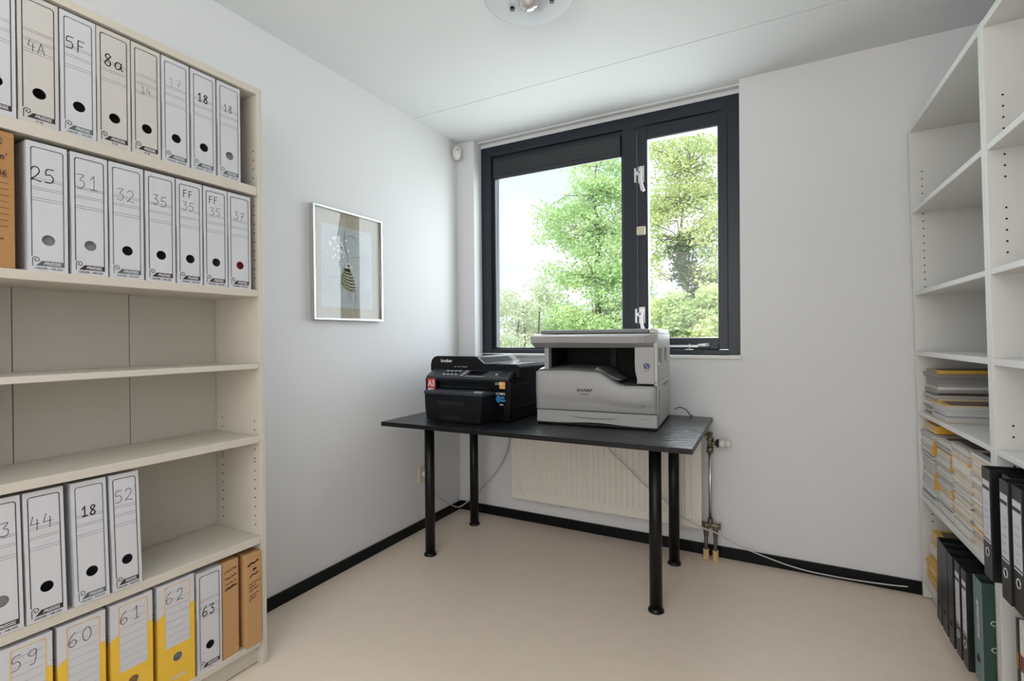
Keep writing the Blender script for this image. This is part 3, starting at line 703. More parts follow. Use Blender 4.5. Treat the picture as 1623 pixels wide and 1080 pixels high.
# paper tray with a scooped handle: lower edge curves
tr = MB(); n = 24; top = []; bot = []
for i in range(n + 1):
    u = .003 + (SW - .006) * i / n; e = max(0, 1 - abs((u - .30) / .20)) ; bot.append((u, .0115 + .010 * (e * e * (3 - 2 * e)) * .8)); top.append((u, .0715))
tr.prism(top + bot[::-1], 0, .10, axis=1)
tr.build('tray_front', SHGREY, sp_, bevel=.002)
hd = MB().prism([(.175, .046), (.22, .044), (.30, .043), (.38, .045), (.415, .048), (.38, .040), (.30, .036), (.22, .038)], -.0015, .001, axis=1).build('tray_handle', MGREY, sp_)
MB().box(.50, .545, -.0006, .0004, .049, .0505).box(.508, .535, -.0006, .0004, .030, .031).build('size_mark', RULE, sp_)
# body
MB().box(.006, SW, .012, .36, .072, .190).box(.006, SW, .36, SD, .072, .228).box(.570, SW, .012, .36, .190, .228).build('body', CGREY, sp_, bevel=.003)
MB().box(.010, SW - .002, .100, SD - .002, .0135, .072).build('lower_body', CGREY, sp_, bevel=.002)
# bulging front cover with the S-shaped top
def ztop(u):
    a, b = .305, .435; t = min(1, max(0, (u - a) / (b - a))); t = t * t * (3 - 2 * t); e = .262 + (.203 - .262) * t
    return e + .006 * sin(pi * min(1, u / .3)) * (1 - t)
fc = MB(); NU = 40; prof = [(0.0, .020), (.0, -.004), (.02, -.010), (.16, -.004), (.30, -.020), (.5, -.026), (.8, -.025), (.93, -.021), (1.0, -.012), (1.0, .02)]
vs = []
for i in range(NU + 1):
    u = .002 + (SW - .006) * i / NU; zt = ztop(u); ex = min(1, min(i, NU - i) / 2.0); 
    for (s, v) in prof: vs.append((u, v * (.35 + .65 * math.sqrt(ex)) if v < 0 else v, .0755 + (zt - .0755) * s))
m = len(prof)
fc.add(vs, [(i * m + k, i * m + k + 1, (i + 1) * m + k + 1, (i + 1) * m + k) for i in range(NU) for k in range(m - 1)], 0, True)
fc.add(vs, [tuple(range(m)), tuple(range(NU * m, NU * m + m))])
fcov = fc.build('front_cover', SHGREY, sp_)
# lettering
lt = MB(); put_text(lt, 'SHARP', .019, lambda x, y: (.255 + x * 1.35, -.0262, .170 + y), shear=0, bold=.03, align='CENTER'); put_text(lt, 'AR-5320', .0105, lambda x, y: (.255 + x, -.0262, .155 + y), bold=.01, align='CENTER')
lt.build('lettering', INKB, fcov, recalc=False)
lg2 = MB(); put_text(lg2, 'energy', .010, lambda x, y: (.500 + x, -.0262, .104 + y), align='CENTER', shear=.3)
ribbon(lg2, [(.515 + .010 * (1 if k % 2 else .45) * cos(k * pi / 5 + .3), .110 + .010 * (1 if k % 2 else .45) * sin(k * pi / 5 + .3)) for k in range(11)], .0012, lambda a, b: (a + .012, -.0262, b))
lg2.build('star_emblem', BLUST, fcov, recalc=False)
# top surface behind the cover: sloping output tray
ot = MB(); vs = []; NV = 5
def zdeck(u, v):
    z0 = ztop(u); return z0 + min(1, v / .08) * (.016 if u < .3 else .016 * max(0, 1 - (u - .3) / .1))
for i in range(NU + 1):
    u = .006 + (SW - .010) * i / NU
    for j in range(NV + 1):
        v = -.010 + .36 * j / NV; vs.append((u, v, zdeck(u, max(0, v))))
ot.add(vs, [(i * (NV + 1) + j, i * (NV + 1) + j + 1, (i + 1) * (NV + 1) + j + 1, (i + 1) * (NV + 1) + j) for i in range(NU) for j in range(NV)], 0, True)
o = ot.build('output_tray', TRAYG, sp_); md = o.modifiers.new('t', 'SOLIDIFY'); md.thickness = .004
MB().prism([(.30, .285), (.355, .250), (.42, .222), (.40, .222), (.34, .245), (.285, .270)], .035, .20, axis=1).build('paper_stop', MGREY, sp_, bevel=.002)
MB().box(.012, .49, .34, .36, .20, .39).build('cavity_back', CAVG, sp_)
MB().box(.30, .33, .325, .34, .22, .38).build('cavity_rib', BLACKP, sp_)
MB().box(.032, .056, .03, .075, .245, .385).build('left_post', SHGREY, sp_, bevel=.003)
MB().box(.034, .054, .075, .36, .245, .385).build('cavity_side', CAVG, sp_)
MB().box(.0, .58, .36, SD, .225, .39).build('rear_body', CGREY, sp_, bevel=.003)
# right column
rc = MB().prism([(.487, .382), (.575, .382), (.575, .212), (.497, .212), (.497, .235), (.489, .268), (.487, .30)], -.004, .05, axis=1).build('right_column', SHGREY, sp_, bevel=.003)
MB().box(.50, .575, .05, .36, .205, .385).build('column_side', CAVG, sp_)
e = MB()
ribbon(e, [(.541 + .011 * cos(t), .294 + .011 * sin(t)) for t in [k * .4 - 1.2 for k in range(15)]], .0055, lambda a, b: (a, -.0048, b)); ribbon(e, [(.535, .287), (.547, .300)], .006, lambda a, b: (a, -.0048, b)); ribbon(e, [(.524, .303), (.527, .303)], .003, lambda a, b: (a, -.0048, b))
put_text(e, 'imager', .0085, lambda x, y: (.541 + x, -.0048, .272 + y), align='CENTER'); e.build('round_emblem', BLUEL, rc, recalc=False)
# right side wall with two deep grille openings
sw = MB()
X0, X1 = .572, SW
sw.box(X0, X1, .002, SD, .222, .298).box(X0, X1, .002, SD, .374, .442).box(X0, X1, .002, .052, .298, .374).box(X0, X1, .155, .250, .298, .374).box(X0, X1, .350, SD, .298, .374)
sw.build('side_wall', CGREY, sp_, bevel=.002)
MB().box(X0 - .02, X0, .052, .35, .298, .374).build('grille_back', MGREY, sp_)
MB().prism([(X0 - .001, .318), (X1 - .004, .298), (X0 - .001, .298)], .054, .153, axis=1).prism([(X0 - .001, .318), (X1 - .004, .298), (X0 - .001, .298)], .252, .348, axis=1).build('grille_ledge', CGREY, sp_)
MB().box(SW - .0005, SW + .0035, .075, SD - .03, .100, .215).build('side_door', CGREY, sp_, bevel=.001)
MB().box(SW, SW + .005, .19, .33, .190, .206).box(SW - .0002, SW + .0006, .04, SD, .2195, .2215).build('door_grip', MGREY, sp_)
MB().box(SW, SW + .001, .01, .0135, .075, .44).build('panel_seam', BRASS, sp_)
# scanner deck: overhanging front fascia with a slanted underside
sc = MB(); NUs = 24; vs = []
for i in range(NUs + 1):
    u = -.014 + (SW + .012) * i / NUs; k = min(1, max(0, (SW - .004 - u) / .055)); wv = .004 * sin(u * 11)
    P = [(.020, .378 + (1 - k) * .004), (-.040 * k + .004, .404 - .002 * k + wv * .5), (-.046 * k + .0, .432 + wv * .3), (-.030 * k, .440), (.05, .446), (.05, .378)]
    vs += [(u, v, z) for v, z in P]
m = 6
sc.add(vs, [(i * m + k, i * m + (k + 1) % m, (i + 1) * m + (k + 1) % m, (i + 1) * m + k) for i in range(NUs) for k in range(m)])
sc.add(vs, [tuple(range(m)), tuple(range(NUs * m, NUs * m + m))])
sc.build('control_fascia', SHGREY, sp_, bevel=.0015)
MB().box(.0, X0, .045, SD, .383, .444).build('scanner_deck', SHGREY, sp_, bevel=.003)
MB().box(.012, .545, .030, SD - .02, .447, .463).build('lid', MGREY, sp_, bevel=.004)
MB().prism([(.548, .446), (.548, .466), (.565, .468), (.585, .462), (SW, .444)], .03, SD - .03, axis=1).build('lid_end', CGREY, sp_, bevel=.002)
MB().box(.02, .54, .05, SD - .04, .463, .4665).build('lid_top', SHGREY, sp_, bevel=.002)

# ================================================================ INKJET PRINTER
BM = T((.218, -.640, TH))
bp = thing('printer', 'black multifunction inkjet printer with A3 sticker on the left of the table', 'printer', None, BM)
BW, BD = .530, .46
MB().box(.0, BW, .03, BD, .006, .225).build('body', BLACKP, bp, bevel=.006, seg=3)
for x in (.03, BW - .06):
    for y in (.05, BD - .06): MB().box(x, x + .03, y, y + .03, 0, .006).build('foot', DGREY, bp)
# gloss front frame around the output slot
r8 = [(0, .006), (0, .205)] + [(.018 - .018 * cos(t), .205 + .018 * sin(t)) for t in (R(30), R(60), R(90))]
r9 = [(BW - .018 + .018 * sin(t), .205 + .018 * cos(t)) for t in (0, R(30), R(60), R(90))] + [(BW, .006)]
ff = MB()
ff.prism([(0, .006), (0, .205), (.005, .217), (.018, .2235), (.072, .2235), (.072, .006)], 0, .035, axis=1)
ff.prism([(.415, .006), (.415, .2235), (BW - .018, .2235), (BW - .005, .217), (BW, .205), (BW, .006)], 0, .035, axis=1)
ff.prism([(.072, .196), (.072, .2235), (.415, .2235), (.415, .196)], 0, .035, axis=1)
ff.build('front_frame', BLACKG, bp, bevel=.002)
# lower front tray, protruding
tm = MB()
t0 = [(.102, .004), (.426, .004), (.434, .055), (.438, .140), (.086, .142), (.090, .055)]
tm.prism(t0, -.120, .02, axis=1)
tray = tm.build('paper_tray', BLACKP, bp, bevel=.003)
MB().prism([(.083, .1415), (.441, .1395), (.441, .155), (.083, .157)], -.122, .02, axis=1).build('tray_lid', DGREY, tray, bevel=.002)
MB().box(.172, .335, -.1212, -.1195, .086, .108).box(.185, .32, -.1212, -.1195, .018, .030).build('tray_handle', DARKH, tray)
MB().box(.091, .436, -.1206, -.1195, .0755, .0775).build('tray_seam', DARKH, tray)
MB().box(.165, .167, -.1225, -.120, .140, .155).box(.198, .200, -.1225, -.120, .140, .155).box(.270, .272, -.1225, -.120, .140, .155).box(.318, .320, -.1225, -.120, .140, .155).build('tray_latch', DARKH, tray)
MB().prism([(.385, .155), (.432, .155), (.438, .160), (.392, .160)], -.112, -.096, axis=1).prism([(.355, .155), (.415, .155), (.415, .1585), (.362, .1585)], -.070, -.058, axis=1).build('paper_guide', SHGREY, tray)
MB().box(.10, .40, .004, .034, .166, .1675).build('slot_lip', DGREY, bp)
# control panel, sloping back
cp = MB().prism([(-.002, .223), (.062, .258), (.062, .21), (-.002, .21)], .008, BW - .008, axis=0).build('control_panel', DGREY, bp, bevel=.003)
def slope(u, v, lift=.0): 
    k = v / .064; return (u, -.002 + .064 * k, .223 + .035 * k + .0008 + lift)
kp = MB()
def key(mb, u0, u1, v0, v1, l=.001, m=0):
    mb.add([slope(u0, v0, l), slope(u1, v0, l), slope(u1 + (v1 - v0) * .2, v1, l), slope(u0 + (v1 - v0) * .2, v1, l)], [(0, 1, 2, 3)], m)
for i in range(4):
    for j in range(3): key(kp, .105 + i * .026 + j * .003, .122 + i * .026 + j * .003, .014 + j * .015, .022 + j * .015, m=0 if j != 1 else 1)
for j in range(4): key(kp, .222 + j * .004, .243 + j * .004, .010 + j * .012, .016 + j * .012)
for i in range(3): key(kp, .415 + i * .018, .425 + i * .018, .022, .034, m=0 if i % 2 else 1)
for j in range(4): key(kp, .462, .500, .012 + j * .011, .016 + j * .011, m=1)
key(kp, .512, .525, .030, .040, m=1); key(kp, .508, .518, .014, .022, m=1)
k_ = kp.build('keypad', [WHITEP, BLACKG], cp, recalc=False); k_['kind'] = 'stuff'
scn = MB(); key(scn, .262, .372, .006, .052, .0012); scn.build('display', BLACKG, cp, recalc=False)
se = MB(); key(se, .260, .376, .003, .006, .0016); se.build('display_edge', CHROME, cp, recalc=False)
# scanner lid with raised document feeder on the left
lp = [(-.012, .247), (-.012, .285), (-.004, .310), (.012, .325), (.026, .329), (.286, .329), (.300, .324), (.338, .294), (.350, .291), (.536, .291), (.548, .286), (.552, .276), (.552, .222), (.530, .222), (.530, .247)]
lid = MB().prism(lp, .062, BD + .02, axis=1).build('scanner_lid', BLACKP, bp, bevel=.003)
def sl(t, v, l): # point on the feeder slope
    a = Vector((.300, v, .324)); b = Vector((.338, v, .294)); p = a.lerp(b, t); return (p.x + .62 * l, p.y, p.z + .78 * l)
MB().add([sl(.05, .085, .0012), sl(.95, .085, .0012), sl(.95, .40, .0012), sl(.05, .40, .0012)], [(0, 1, 2, 3)]).build('feeder_slot_shade', DARKH, lid, recalc=False)  # flat dark plate, its black stands in for shade in the recess
MB().box(.36, .545, .075, BD + .01, .2912, .2925).build('lid_top', GLOSST, lid, bevel=.001)
MB().box(.02, .28, .075, BD + .01, .3292, .3305).build('feeder_top', GLOSST, lid, bevel=.001)
lt = MB(); put_text(lt, 'brother', .024, lambda x, y: (.060 + x, .0612, .297 + y), bold=.03); lt.build('lettering', WHITEP, lid, recalc=False)
lt = MB()
for i, (u0, u1) in enumerate(((.150, .165), (.175, .190), (.200, .235))): lt.quad([(u0, .0612, .270), (u1, .0612, .270), (u1, .0612, .2765), (u0, .0612, .2765)])
lt.build('function_icons', MGREY, lid, recalc=False)
# side seams and hinge notch
MB().box(BW, BW + .0012, .05, BD - .02, .070, .0725).box(BW, BW + .0012, .05, .22, .186, .188).build('side_seam', DGREY, bp)
MB().box(BW, BW + .002, .085, .12, .192, .208).build('side_notch', DARKH, bp)
MB().box(.555, .5535, .08, BD, .270, .272).build('lid_seam', DGREY, lid)
def front(mb, x0, x1, z0, z1, m=0, y=-.0008): mb.quad([(x0, y, z0), (x1, y, z0), (x1, y, z1), (x0, y, z1)], m)
s = MB(); front(s, .014, .066, .157, .209); front(s, .017, .060, .147, .1555, 1)
put_text(s, 'A3', .045, lambda x, y: (.040 + x, -.0012, .168 + y), 1, bold=.03, align='CENTER', wide=.85); s.build('red_sticker', [REDST, WHITEP], bp, recalc=False)
s = MB(); front(s, .470, .504, .170, .205); s.build('orange_sticker', ORNST, bp, recalc=False)
s = MB(); put_text(s, 'LC1240', .016, lambda x, y: (.446 + x, -.0012, .190 + y), bold=.02, wide=.75); put_text(s, 'LC1280XL', .016, lambda x, y: (.449 + x, -.0012, .139 + y), bold=.02, wide=.80); s.build('white_lettering', WHITEP, bp, recalc=False)
s = MB(); s.add([(.464 + .014 * cos(k * pi / 8), -.0008, .117 + .018 * sin(k * pi / 8)) for k in range(16)], [tuple(range(16))]); front(s, .476, .505, .104, .114); front(s, .478, .500, .118, .132); s.build('blue_sticker', BLUST, bp, recalc=False)
s = MB(); front(s, .472, .492, .085, .092, 0); s.build('small_sticker', SHGREY, bp, recalc=False)

# ================================================================ RADIATOR with its pipes
ra = thing('radiator', 'cream ribbed panel radiator on the back wall under the table', 'radiator', None, T((.462, -.110, .168)))
RW, RH = 1.122, .54
prof = []; x = .030; npn = 32; pitch = (RW - .06) / npn
fp = MB(); pts = [(0, .0)]
pts = [(.0, .004), (.006, .0), (.030, .0)]
for i in range(npn):
    a = .030 + i * pitch; pts += [(a + .003, .0), (a + .008, .0055), (a + .012, .0055), (a + .017, .0)]
pts += [(RW - .02, .0), (RW - .006, 0), (RW, .004)]
z0, z1 = .055, RH - .045
def strip(pl, za, zb, mb, flat=False):
    vs = []
    for (a, b) in pl: vs += [(a, b if not flat else min(b, .0) if a > .01 and a < RW - .01 else b, za), (a, b, zb)]
    mb.add(vs, [(2 * i, 2 * i + 2, 2 * i + 3, 2 * i + 1) for i in range(len(pl) - 1)], 0, False)
vs = []; rows = [(0.0, 0, .006), (.006, 0, 0), (.045, 0, 0), (.060, 1, 0), (z1 - .015, 1, 0), (z1, 0, 0), (RH - .006, 0, 0), (RH, 0, .006)]
for (z, k, off) in rows:
    for (a, b) in pts:
        bb = b * k if (.01 < a < RW - .01) else b
        vs.append((a, bb + off, z))
m = len(pts)
fp.add(vs, [(r * m + i, r * m + i + 1, (r + 1) * m + i + 1, (r + 1) * m + i) for r in range(len(rows) - 1) for i in range(m - 1)], 0, False)
fpo = fp.build('front_panel', RADI, ra); sm = fpo.modifiers.new('t', 'SOLIDIFY'); sm.thickness = .002; sm.offset = 1
MB().box(.004, RW - .004, .010, .060, .008, RH - .004).build('water_panel', RADI, ra, bevel=.004)
for i in range(60):
    pass
MB().box(0.02, RW - .02, .002, .064, RH, RH + .004).build('top_grille', RADI, ra)
for a in (.2, RW - .2): MB().box(a, a + .03, .060, .108, .1, .4).build('wall_bracket', RADI, ra)
for a in (.33, .87): MB().cyl((a, .03, -.012), (a, .03, .008), .006, n=10).cyl((a + .022, .03, -.012), (a + .022, .03, .008), .006, n=10).build('bleed_nipple', BRASS, ra)
def wp(x, y, z): return (x - .462, y + .110, z - .168)
px = 1.622; py = -.060
MB().cyl(wp(1.56, py, .645), wp(px, py, .655), .008, n=12).cyl(wp(px, py, .572), wp(px, py, .668), .014, n=14).cyl(wp(px, py, .590), wp(px, py, .560), .018, n=6).cyl(wp(px, py, .640), wp(px, py, .625), .019, n=6).cyl(wp(px, py, .612), wp(px + .035, py, .612), .012, n=12).build('valve_body', BRASS, ra)
MB().cyl(wp(px + .033, py, .612), wp(px + .044, py, .612), .022, n=20).build('knob_collar', BLACKM, ra)
MB().cyl(wp(px + .044, py, .612), wp(px + .074, py, .613), .019, n=20).build('thermostat_knob', WHITEP, ra)
MB().cyl(wp(px + .074, py, .613), wp(px + .100, py, .614), .018, .017, n=20).build('knob_end', OFFW, ra)
MB().cyl(wp(px, py, .19), wp(px, py, .565), .0085, n=14).build('steel_pipe', STEEL, ra)
MB().cyl(wp(px - .044, py, .180), wp(px + .046, py, .180), .013, n=14).cyl(wp(px, py, .175), wp(px, py, .215), .014, n=12).cyl(wp(px - .022, py, .185), wp(px - .022, py, .125), .014, .012, n=12).cyl(wp(px + .024, py, .185), wp(px + .024, py, .125), .014, .012, n=12).cyl(wp(px - .048, py, .180), wp(px - .038, py, .180), .018, n=6).cyl(wp(px + .040, py, .180), wp(px + .050, py, .180), .018, n=6).build('pipe_manifold', BRASS, ra, bevel=.001)
for dx in (-.022, .024):
    MB().cyl(wp(px + dx, py, .04), wp(px + dx, py, .130), .0095, n=12).build('lower_pipe', PIPED, ra)
    MB().lathe([(.0, .0), (.0185, .0), (.0185, .004), (.0150, .014), (.0145, .044), (.0150, .052), (.0, .052)], wp(px + dx, py, .0), 20).build('floor_collar', COLLAR, ra)

# ================================================================ SOCKET, CABLES, SENSOR, LAMP
so_ = thing('wall_socket', 'cream wall socket low on the left wall behind the table leg', 'socket', None, T((0, -.446, .283)))
MB().box(0, .011, 0, .082, 0, .102).build('cover_plate', IVORY, so_, bevel=.003)
MB().cyl((.011, .041, .051), (.0125, .041, .051), .021, n=24).build('socket_face', OFFW, so_)
MB().cyl((.0125, .041, .051), (.034, .041, .051), .017, n=20).build('plug', WHITEP, so_)
cb = MB().tube([(.034, -.405, .333), (.052, -.38, .30), (.04, -.32, .19), (.035, -.166, .082), (.032, -.06, .030), (.094, -.030, .073), (.168, -.030, .139), (.269, -.030, .248), (.346, -.030, .349), (.385, -.028, .43), (.408, -.026, .51), (.43, -.017, .66), (.44, -.0155, .755), (.45, -.024, .775), (.50, -.10, .762)], .0042).build('power_cable', CABLE)
tag(cb, 'grey-white cable hanging in a loop in the corner behind the table', 'cable')
cb = MB().tube([(1.03, -.155, .716), (1.108, -.15, .547), (1.21, -.15, .455), (1.309, -.15, .367), (1.393, -.15, .315), (1.482, -.15, .238), (1.59, -.145, .191), (1.665, -.125, .165), (1.785, -.075, .095), (2.005, -.030, .027), (2.19, -.024, .016), (2.36, -.022, .022), (2.45, -.021, .030)], .0034).build('network_cable', CABLE)
tag(cb, 'pale cable running down in front of the radiator and along the back skirting', 'cable')
cb = MB().tube([(1.455, -.12, TH + .045), (1.475, -.085, TH + .052), (1.505, -.060, TH + .035), (1.525, -.050, TH + .004), (1.53, -.03, TH + .0035), (1.52, -.022, TH + .0035)], .0033).build('power_lead', CABLED)
tag(cb, 'short grey lead curling behind the photocopier', 'cable')
cb = MB().tube([(.004, -.008, .056), (.010, -.006, .12), (.004, -.006, .25), (.009, -.006, .36), (.004, -.006, .50), (.010, -.006, .60), (.005, -.006, .80), (.004, -.006, 1.2)], .0018, n=6).build('telephone_wire', OFFW)
tag(cb, 'thin white wire running up the corner between left and back wall', 'cable')
ps = thing('motion_sensor', 'small white motion sensor high in the corner under the ceiling', 'sensor', None, T((.036, -.052, 2.418)) @ Rz(R(-45)))
def ell(a, b, c, n=16, k=10, yoff=0):
    vs = []; fs = []
    for i in range(k + 1):
        ph = -pi / 2 + pi * i / k
        for j in range(n): th = 2 * pi * j / n; vs.append((a * cos(ph) * cos(th), b * cos(ph) * sin(th) + yoff, c * sin(ph)))
    for i in range(k):
        for j in range(n): fs.append((i * n + j, i * n + (j + 1) % n, (i + 1) * n + (j + 1) % n, (i + 1) * n + j))
    return vs, fs
# local +x... faces the room (+x,-y) after the -45 degree turn
v_, f_ = ell(.026, .031, .050)
MB().add(v_, f_, 0, True).build('housing', OFFW, ps)
MB().box(-.034, -.010, -.012, .012, -.03, .03).build('corner_mount', OFFW, ps, bevel=.003)
MB().box(.022, .0262, -.009, .009, .012, .016).build('status_slot', DGREY, ps, bevel=.001)
v_, f_ = ell(.012, .020, .022)
MB().add([(x + .018, y, z - .016) for x, y, z in v_], f_, 0, True).build('lens', WHITEP, ps)

LC = (1.1435, -1.193)
cl = thing('ceiling_lamp', 'round frosted glass ceiling lamp with a clear bulb in the middle', 'lamp', None, T((LC[0], LC[1], H)))
MB().lathe([(.0, .0), (.055, .0), (.055, -.018), (.045, -.026), (.0, -.026)]).build('ceiling_mount', STEEL, cl)
MB().lathe([(.032, -.068), (.10, -.070), (.162, -.075), (.1675, -.0765), (.1675, -.0825), (.162, -.083), (.10, -.078), (.032, -.075), (.032, -.068)], n=64).build('glass_shade', FROST, cl)
for k in range(3):
    a = R(42) + k * 2 * pi / 3
    MB().cyl((.088 * cos(a), .088 * sin(a), -.002), (.088 * cos(a), .088 * sin(a), -.078), .003, n=8).cyl((.088 * cos(a), .088 * sin(a), -.078), (.088 * cos(a), .088 * sin(a), -.088), .0085, n=16).build('fixing_knob', BLACKM, cl)
MB().lathe([(.0, -.024), (.022, -.024), (.022, -.045), (.018, -.060), (.020, -.066)], n=24).build('bulb_socket', STEEL, cl)
gm = MB().lathe([(.018, -.060), (.030, -.078), (.037, -.095), (.036, -.108), (.028, -.120), (.014, -.127), (.0, -.129)], n=28).build('bulb', mat('bulb_glass', (0.62, 0.60, 0.57), 0.12, metal=0.6), cl)

# ================================================================ PICTURE
PM = T((.001, -1.223, 1.262)) @ Rx(R(.3))
pc = thing('framed_picture', 'silver-framed print of a pale bird on bare branches on the left wall', 'picture', None, PM)
PW, PH = .462, .550; b = .010; d0, d1 = .001, .026
MB().box(d0, d1, 0, b, 0, PH).box(d0, d1, PW - b, PW, 0, PH).box(d0, d1, b, PW - b, 0, b).box(d0, d1, b, PW - b, PH - b, PH).build('frame', SILVER, pc, bevel=.0015)
MB().box(.002, .008, b, PW - b, b, PH - b).build('mat_board', MATB, pc)
art = MB().quad([(.0085, .055, .065), (.0085, .395, .062), (.0085, .395, .470), (.0085, .060, .474)]).build('print', PRINT, pc, recalc=False)
tw = MB(); fn = lambda a, b_: (.0092, a, b_)
rr = random.Random(11)
def branch(x, z, ang, L, w, depth):
    pts = [(x, z)]; a = ang
    for i in range(5):
        a += rr.uniform(-.45, .45); x += cos(a) * L / 5; z += sin(a) * L / 5; x = min(.385, max(.07, x)); z = min(.462, max(.075, z)); pts.append((x, z))
        if depth and i in (1, 3): branch(x, z, a + rr.choice((-.8, .8)), L * .5, w * .7, depth - 1)
    ribbon(tw, pts, w, fn)
branch(.23, .27, 1.7, .19, .0022, 2); branch(.25, .32, .6, .13, .0018, 2); branch(.21, .20, 2.4, .16, .0012, 2); branch(.19, .17, 3.6, .12, .001, 2); branch(.14, .12, 1.2, .14, .0009, 2)
for k in range(16): branch(.20 + k * .011, .08 + rr.uniform(0, .01), 1.57 + rr.uniform(-.1, .1), rr.uniform(.06, .13), .0007, 0)
tw.build('branches', TWIG, art, recalc=False)
bd = MB()
for k in range(9):
    t = k / 8; a0 = (.205 + .03 * t, .262); a1 = (.185 + .085 * t, .165 + .05 * (t - .5) ** 2 - .03 * t)
    ribbon(bd, smooth2([a0, ((a0[0] + a1[0]) / 2 - .008 + .02 * t, (a0[1] + a1[1]) / 2), a1], 4), .0075, lambda a, b_: (.0096, a, b_))
bd.build('bird', BIRD, art, recalc=False)
bl = MB()
for k in range(46):
    cx, cz = (rr.gauss(.175, .028), rr.gauss(.355, .030)) if k > 8 else (rr.gauss(.232, .010), rr.gauss(.280, .010))
    r_ = rr.uniform(.003, .009); bl.add([(.0098, cx + r_ * cos(i * 1.05 + k), cz + r_ * .8 * sin(i * 1.05 + k)) for i in range(6)], [tuple(range(6))])
bl.build('blossom', BLOSSOM, art, recalc=False)
MB().box(.0125, .0150, b, PW - b, b, PH - b).build('glass', PICGLASS, pc)

# ================================================================ OUTSIDE: lawn and trees seen through the window
import numpy as np
rs = np.random.RandomState(5)
gnd = MB().box(-60, 60, 0.6, 90, -3.3, -3.0).build('lawn', mat('grass_ground', (0.22, 0.33, 0.10), 0.95, noise=(1.0, 0.3)))
tag(gnd, 'green ground below the trees outside the window', 'ground'); gnd['kind'] = 'stuff'
CAMP = np.array([1.95033609, -2.84143512, 1.16772626]); MR = np.array(M3.transposed())
def on(pxx, pyy, Y):  # point on the plane y = Y, used to place the trees at their real distance
    d = np.array([(pxx - 811.5) / 790.13, (540 - pyy) / 790.13, -1.0]) @ np.array([list(r) for r in M3.transposed()])
    t = (Y - CAMP[1]) / d[1]; return CAMP + t * d
def leaves(centres, per, rad, flat, size, name, m, parent, aspect=1.6):
    C = np.repeat(centres, per, axis=0); n = len(C)
    off = rs.normal(size=(n, 3)); off /= np.linalg.norm(off, axis=1)[:, None]; off *= (rs.rand(n, 1) ** .45) * rad; off[:, 2] *= flat
    P = C + off
    a = rs.normal(size=(n, 3)); a[:, 2] *= .5; a /= np.linalg.norm(a, axis=1)[:, None]
    b = rs.normal(size=(n, 3)); b -= (b * a).sum(1)[:, None] * a; b /= np.linalg.norm(b, axis=1)[:, None]
    s = (size * (.6 + .8 * rs.rand(n)))[:, None]
    V = np.stack([P - a * s * aspect / 2, P + b * s / 2, P + a * s * aspect / 2, P - b * s / 2], axis=1).reshape(-1, 3)
    me = bpy.data.meshes.new(name); me.vertices.add(4 * n); me.vertices.foreach_set('co', V.ravel())
    me.loops.add(4 * n); me.loops.foreach_set('vertex_index', np.arange(4 * n)); me.polygons.add(n)
    me.polygons.foreach_set('loop_start', np.arange(n) * 4); me.polygons.foreach_set('loop_total', np.full(n, 4))
    me.materials.append(m); me.update(calc_edges=True); me.validate()
    o = obj(name, me, parent); o['kind'] = 'stuff'; return o
def blob(specs, Y, depth=.9):
    out = []
    for (bx, bz, rx, rz, k) in specs:
        for _ in range(k):
            u = rs.normal(size=3); u /= np.linalg.norm(u); u *= rs.rand() ** .4
            c = on(bx + u[0] * rx, bz + u[1] * rz, Y + u[2] * depth); out.append(c)
    return np.array(out)
def tree(label, base, forks, cents, lm, per, rad, flat, size, trunk_r):
    r = thing('tree', label, 'tree', 'trees outside the window', None)
    tk = MB(); prev = Vector(base); nodes = []
    for i, fk in enumerate(forks):
        p = Vector(fk); r0 = trunk_r * (1 - i / (len(forks) + 1)); r1 = trunk_r * (1 - (i + 1) / (len(forks) + 1))
        tk.cyl(prev, p, r0, r1, n=9); nodes.append((p, r1)); prev = p
    tk.build('trunk', BARK, r)
    br = MB()
    for c in cents:
        c = Vector(c); low = [q for q in nodes if q[0].z < c.z + .3] or nodes
        q, rr_ = min(low, key=lambda t: (t[0] - c).length)
        mid = q.lerp(c, .5) + Vector(rs.normal(size=3) * .10)
        br.cyl(q, mid, min(rr_ * .35, .022), .010, n=5, caps=False); br.cyl(mid, c, .010, .004, n=4, caps=False)
    b_ = br.build('branches', BARK, r, recalc=False); b_['kind'] = 'stuff'
    leaves(cents, per, rad, flat, size, 'foliage', lm, r)
    return r
c1 = blob([(930, 300, 60, 40, 24), (960, 360, 45, 50, 20), (905, 385, 52, 36, 18), (880, 345, 25, 25, 5), (955, 440, 50, 45, 26), (895, 440, 40, 25, 7), (880, 505, 60, 40, 30), (950, 520, 60, 40, 34), (985, 290, 25, 50, 14), (1000, 470, 40, 60, 16), (975, 400, 40, 60, 14), (930, 255, 50, 18, 8)], 9.5, .9)
t1 = [on(948, 620, 9.5), on(950, 520, 9.5), on(945, 440, 9.5), on(950, 370, 9.5), on(940, 310, 9.5), on(945, 265, 9.5)]
tree('light green maple filling the left window pane', (t1[0][0], 9.5, -3.0), t1, c1, LEAF1, 130, .48, .55, .052, .12)
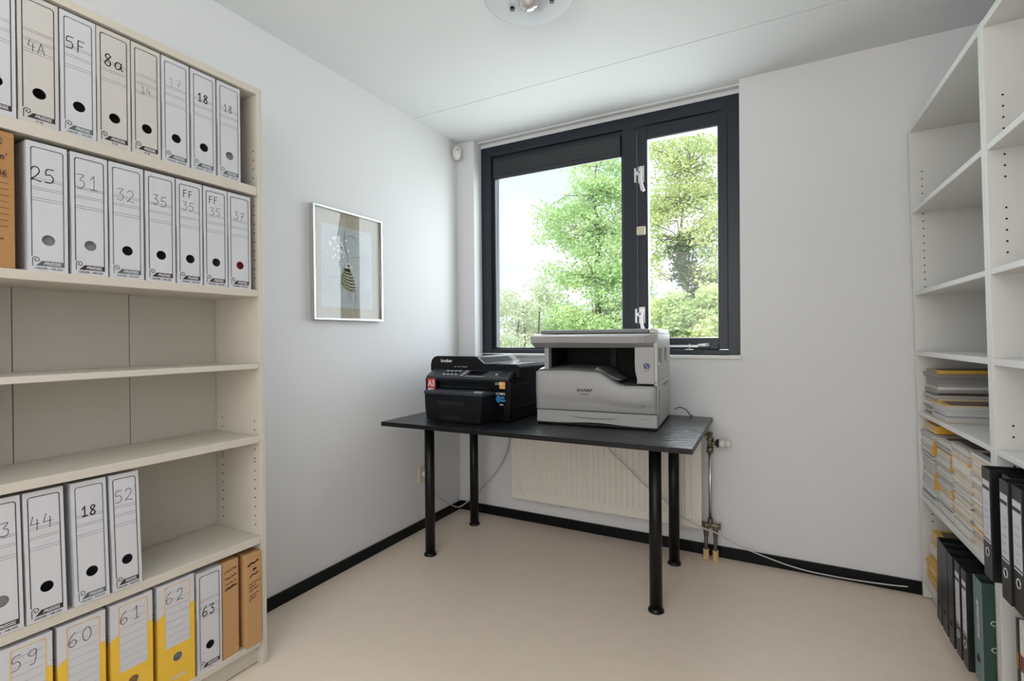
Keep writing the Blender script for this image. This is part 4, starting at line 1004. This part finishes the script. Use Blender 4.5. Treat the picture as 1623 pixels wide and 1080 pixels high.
c2 = blob([(1060, 250, 28, 22, 8), (1110, 235, 30, 25, 10), (1120, 300, 22, 35, 9), (1050, 320, 30, 35, 12), (1085, 330, 40, 20, 8), (1110, 370, 30, 25, 8), (1045, 400, 25, 40, 10), (1125, 430, 18, 40, 9), (1150, 350, 20, 90, 14), (1035, 235, 14, 14, 5), (1080, 230, 50, 20, 6), (1040, 340, 20, 60, 12), (1110, 320, 40, 60, 14), (1075, 290, 40, 40, 10)], 7.0, .7)
t2 = [on(1098, 600, 7.0), on(1094, 500, 7.0), on(1088, 440, 7.0), on(1078, 380, 7.0), on(1083, 320, 7.0), on(1090, 270, 7.0)]
tree2 = tree('airy yellow-green tree with ivy on its trunk behind the right pane', (t2[0][0], 7.0, -3.0), t2, c2, LEAF2, 85, .32, .6, .038, .055)
ivy = blob([(1088, 430, 16, 26, 10), (1096, 480, 22, 34, 12), (1112, 500, 30, 30, 10), (1078, 400, 10, 26, 6), (1125, 450, 18, 40, 9)], 6.95, .3)
leaves(ivy, 110, .26, .9, .040, 'ivy', LEAF3, tree2)
c3 = blob([(1065, 500, 40, 28, 22), (1110, 520, 45, 25, 20), (1130, 490, 25, 30, 10), (1060, 545, 60, 30, 20)], 6.0, .5)
bs = thing('bush', 'yellow-green bush low in the right window pane', 'bush', None, None)
sb = MB(); p0 = on(1090, 600, 6.0)
for k in range(7): q = c3[k * 7]; sb.tube([(p0[0] + k * .03, 6.0, -3.0), (p0[0] + (k - 3) * .1, 6.0, -.5), tuple(q)], .015, n=6)
sb.build('stems', BARK, bs); leaves(c3, 230, .22, .8, .040, 'foliage', LEAF4, bs)
c4 = blob([(820, 520, 45, 40, 26), (860, 470, 30, 25, 8), (800, 470, 20, 30, 6)], 7.4, .5)
bs = thing('bush', 'pale blossoming bush low in the left window pane', 'bush', None, None)
sb = MB(); p0 = on(830, 600, 7.4)
for k in range(6): q = c4[k * 6]; sb.tube([(p0[0] + k * .04, 7.4, -2.98), (p0[0] + (k - 3) * .15, 7.4, -.5), tuple(q)], .02, n=6)
sb.build('stems', BARK, bs); leaves(c4, 170, .28, .7, .042, 'foliage', LEAF5, bs)
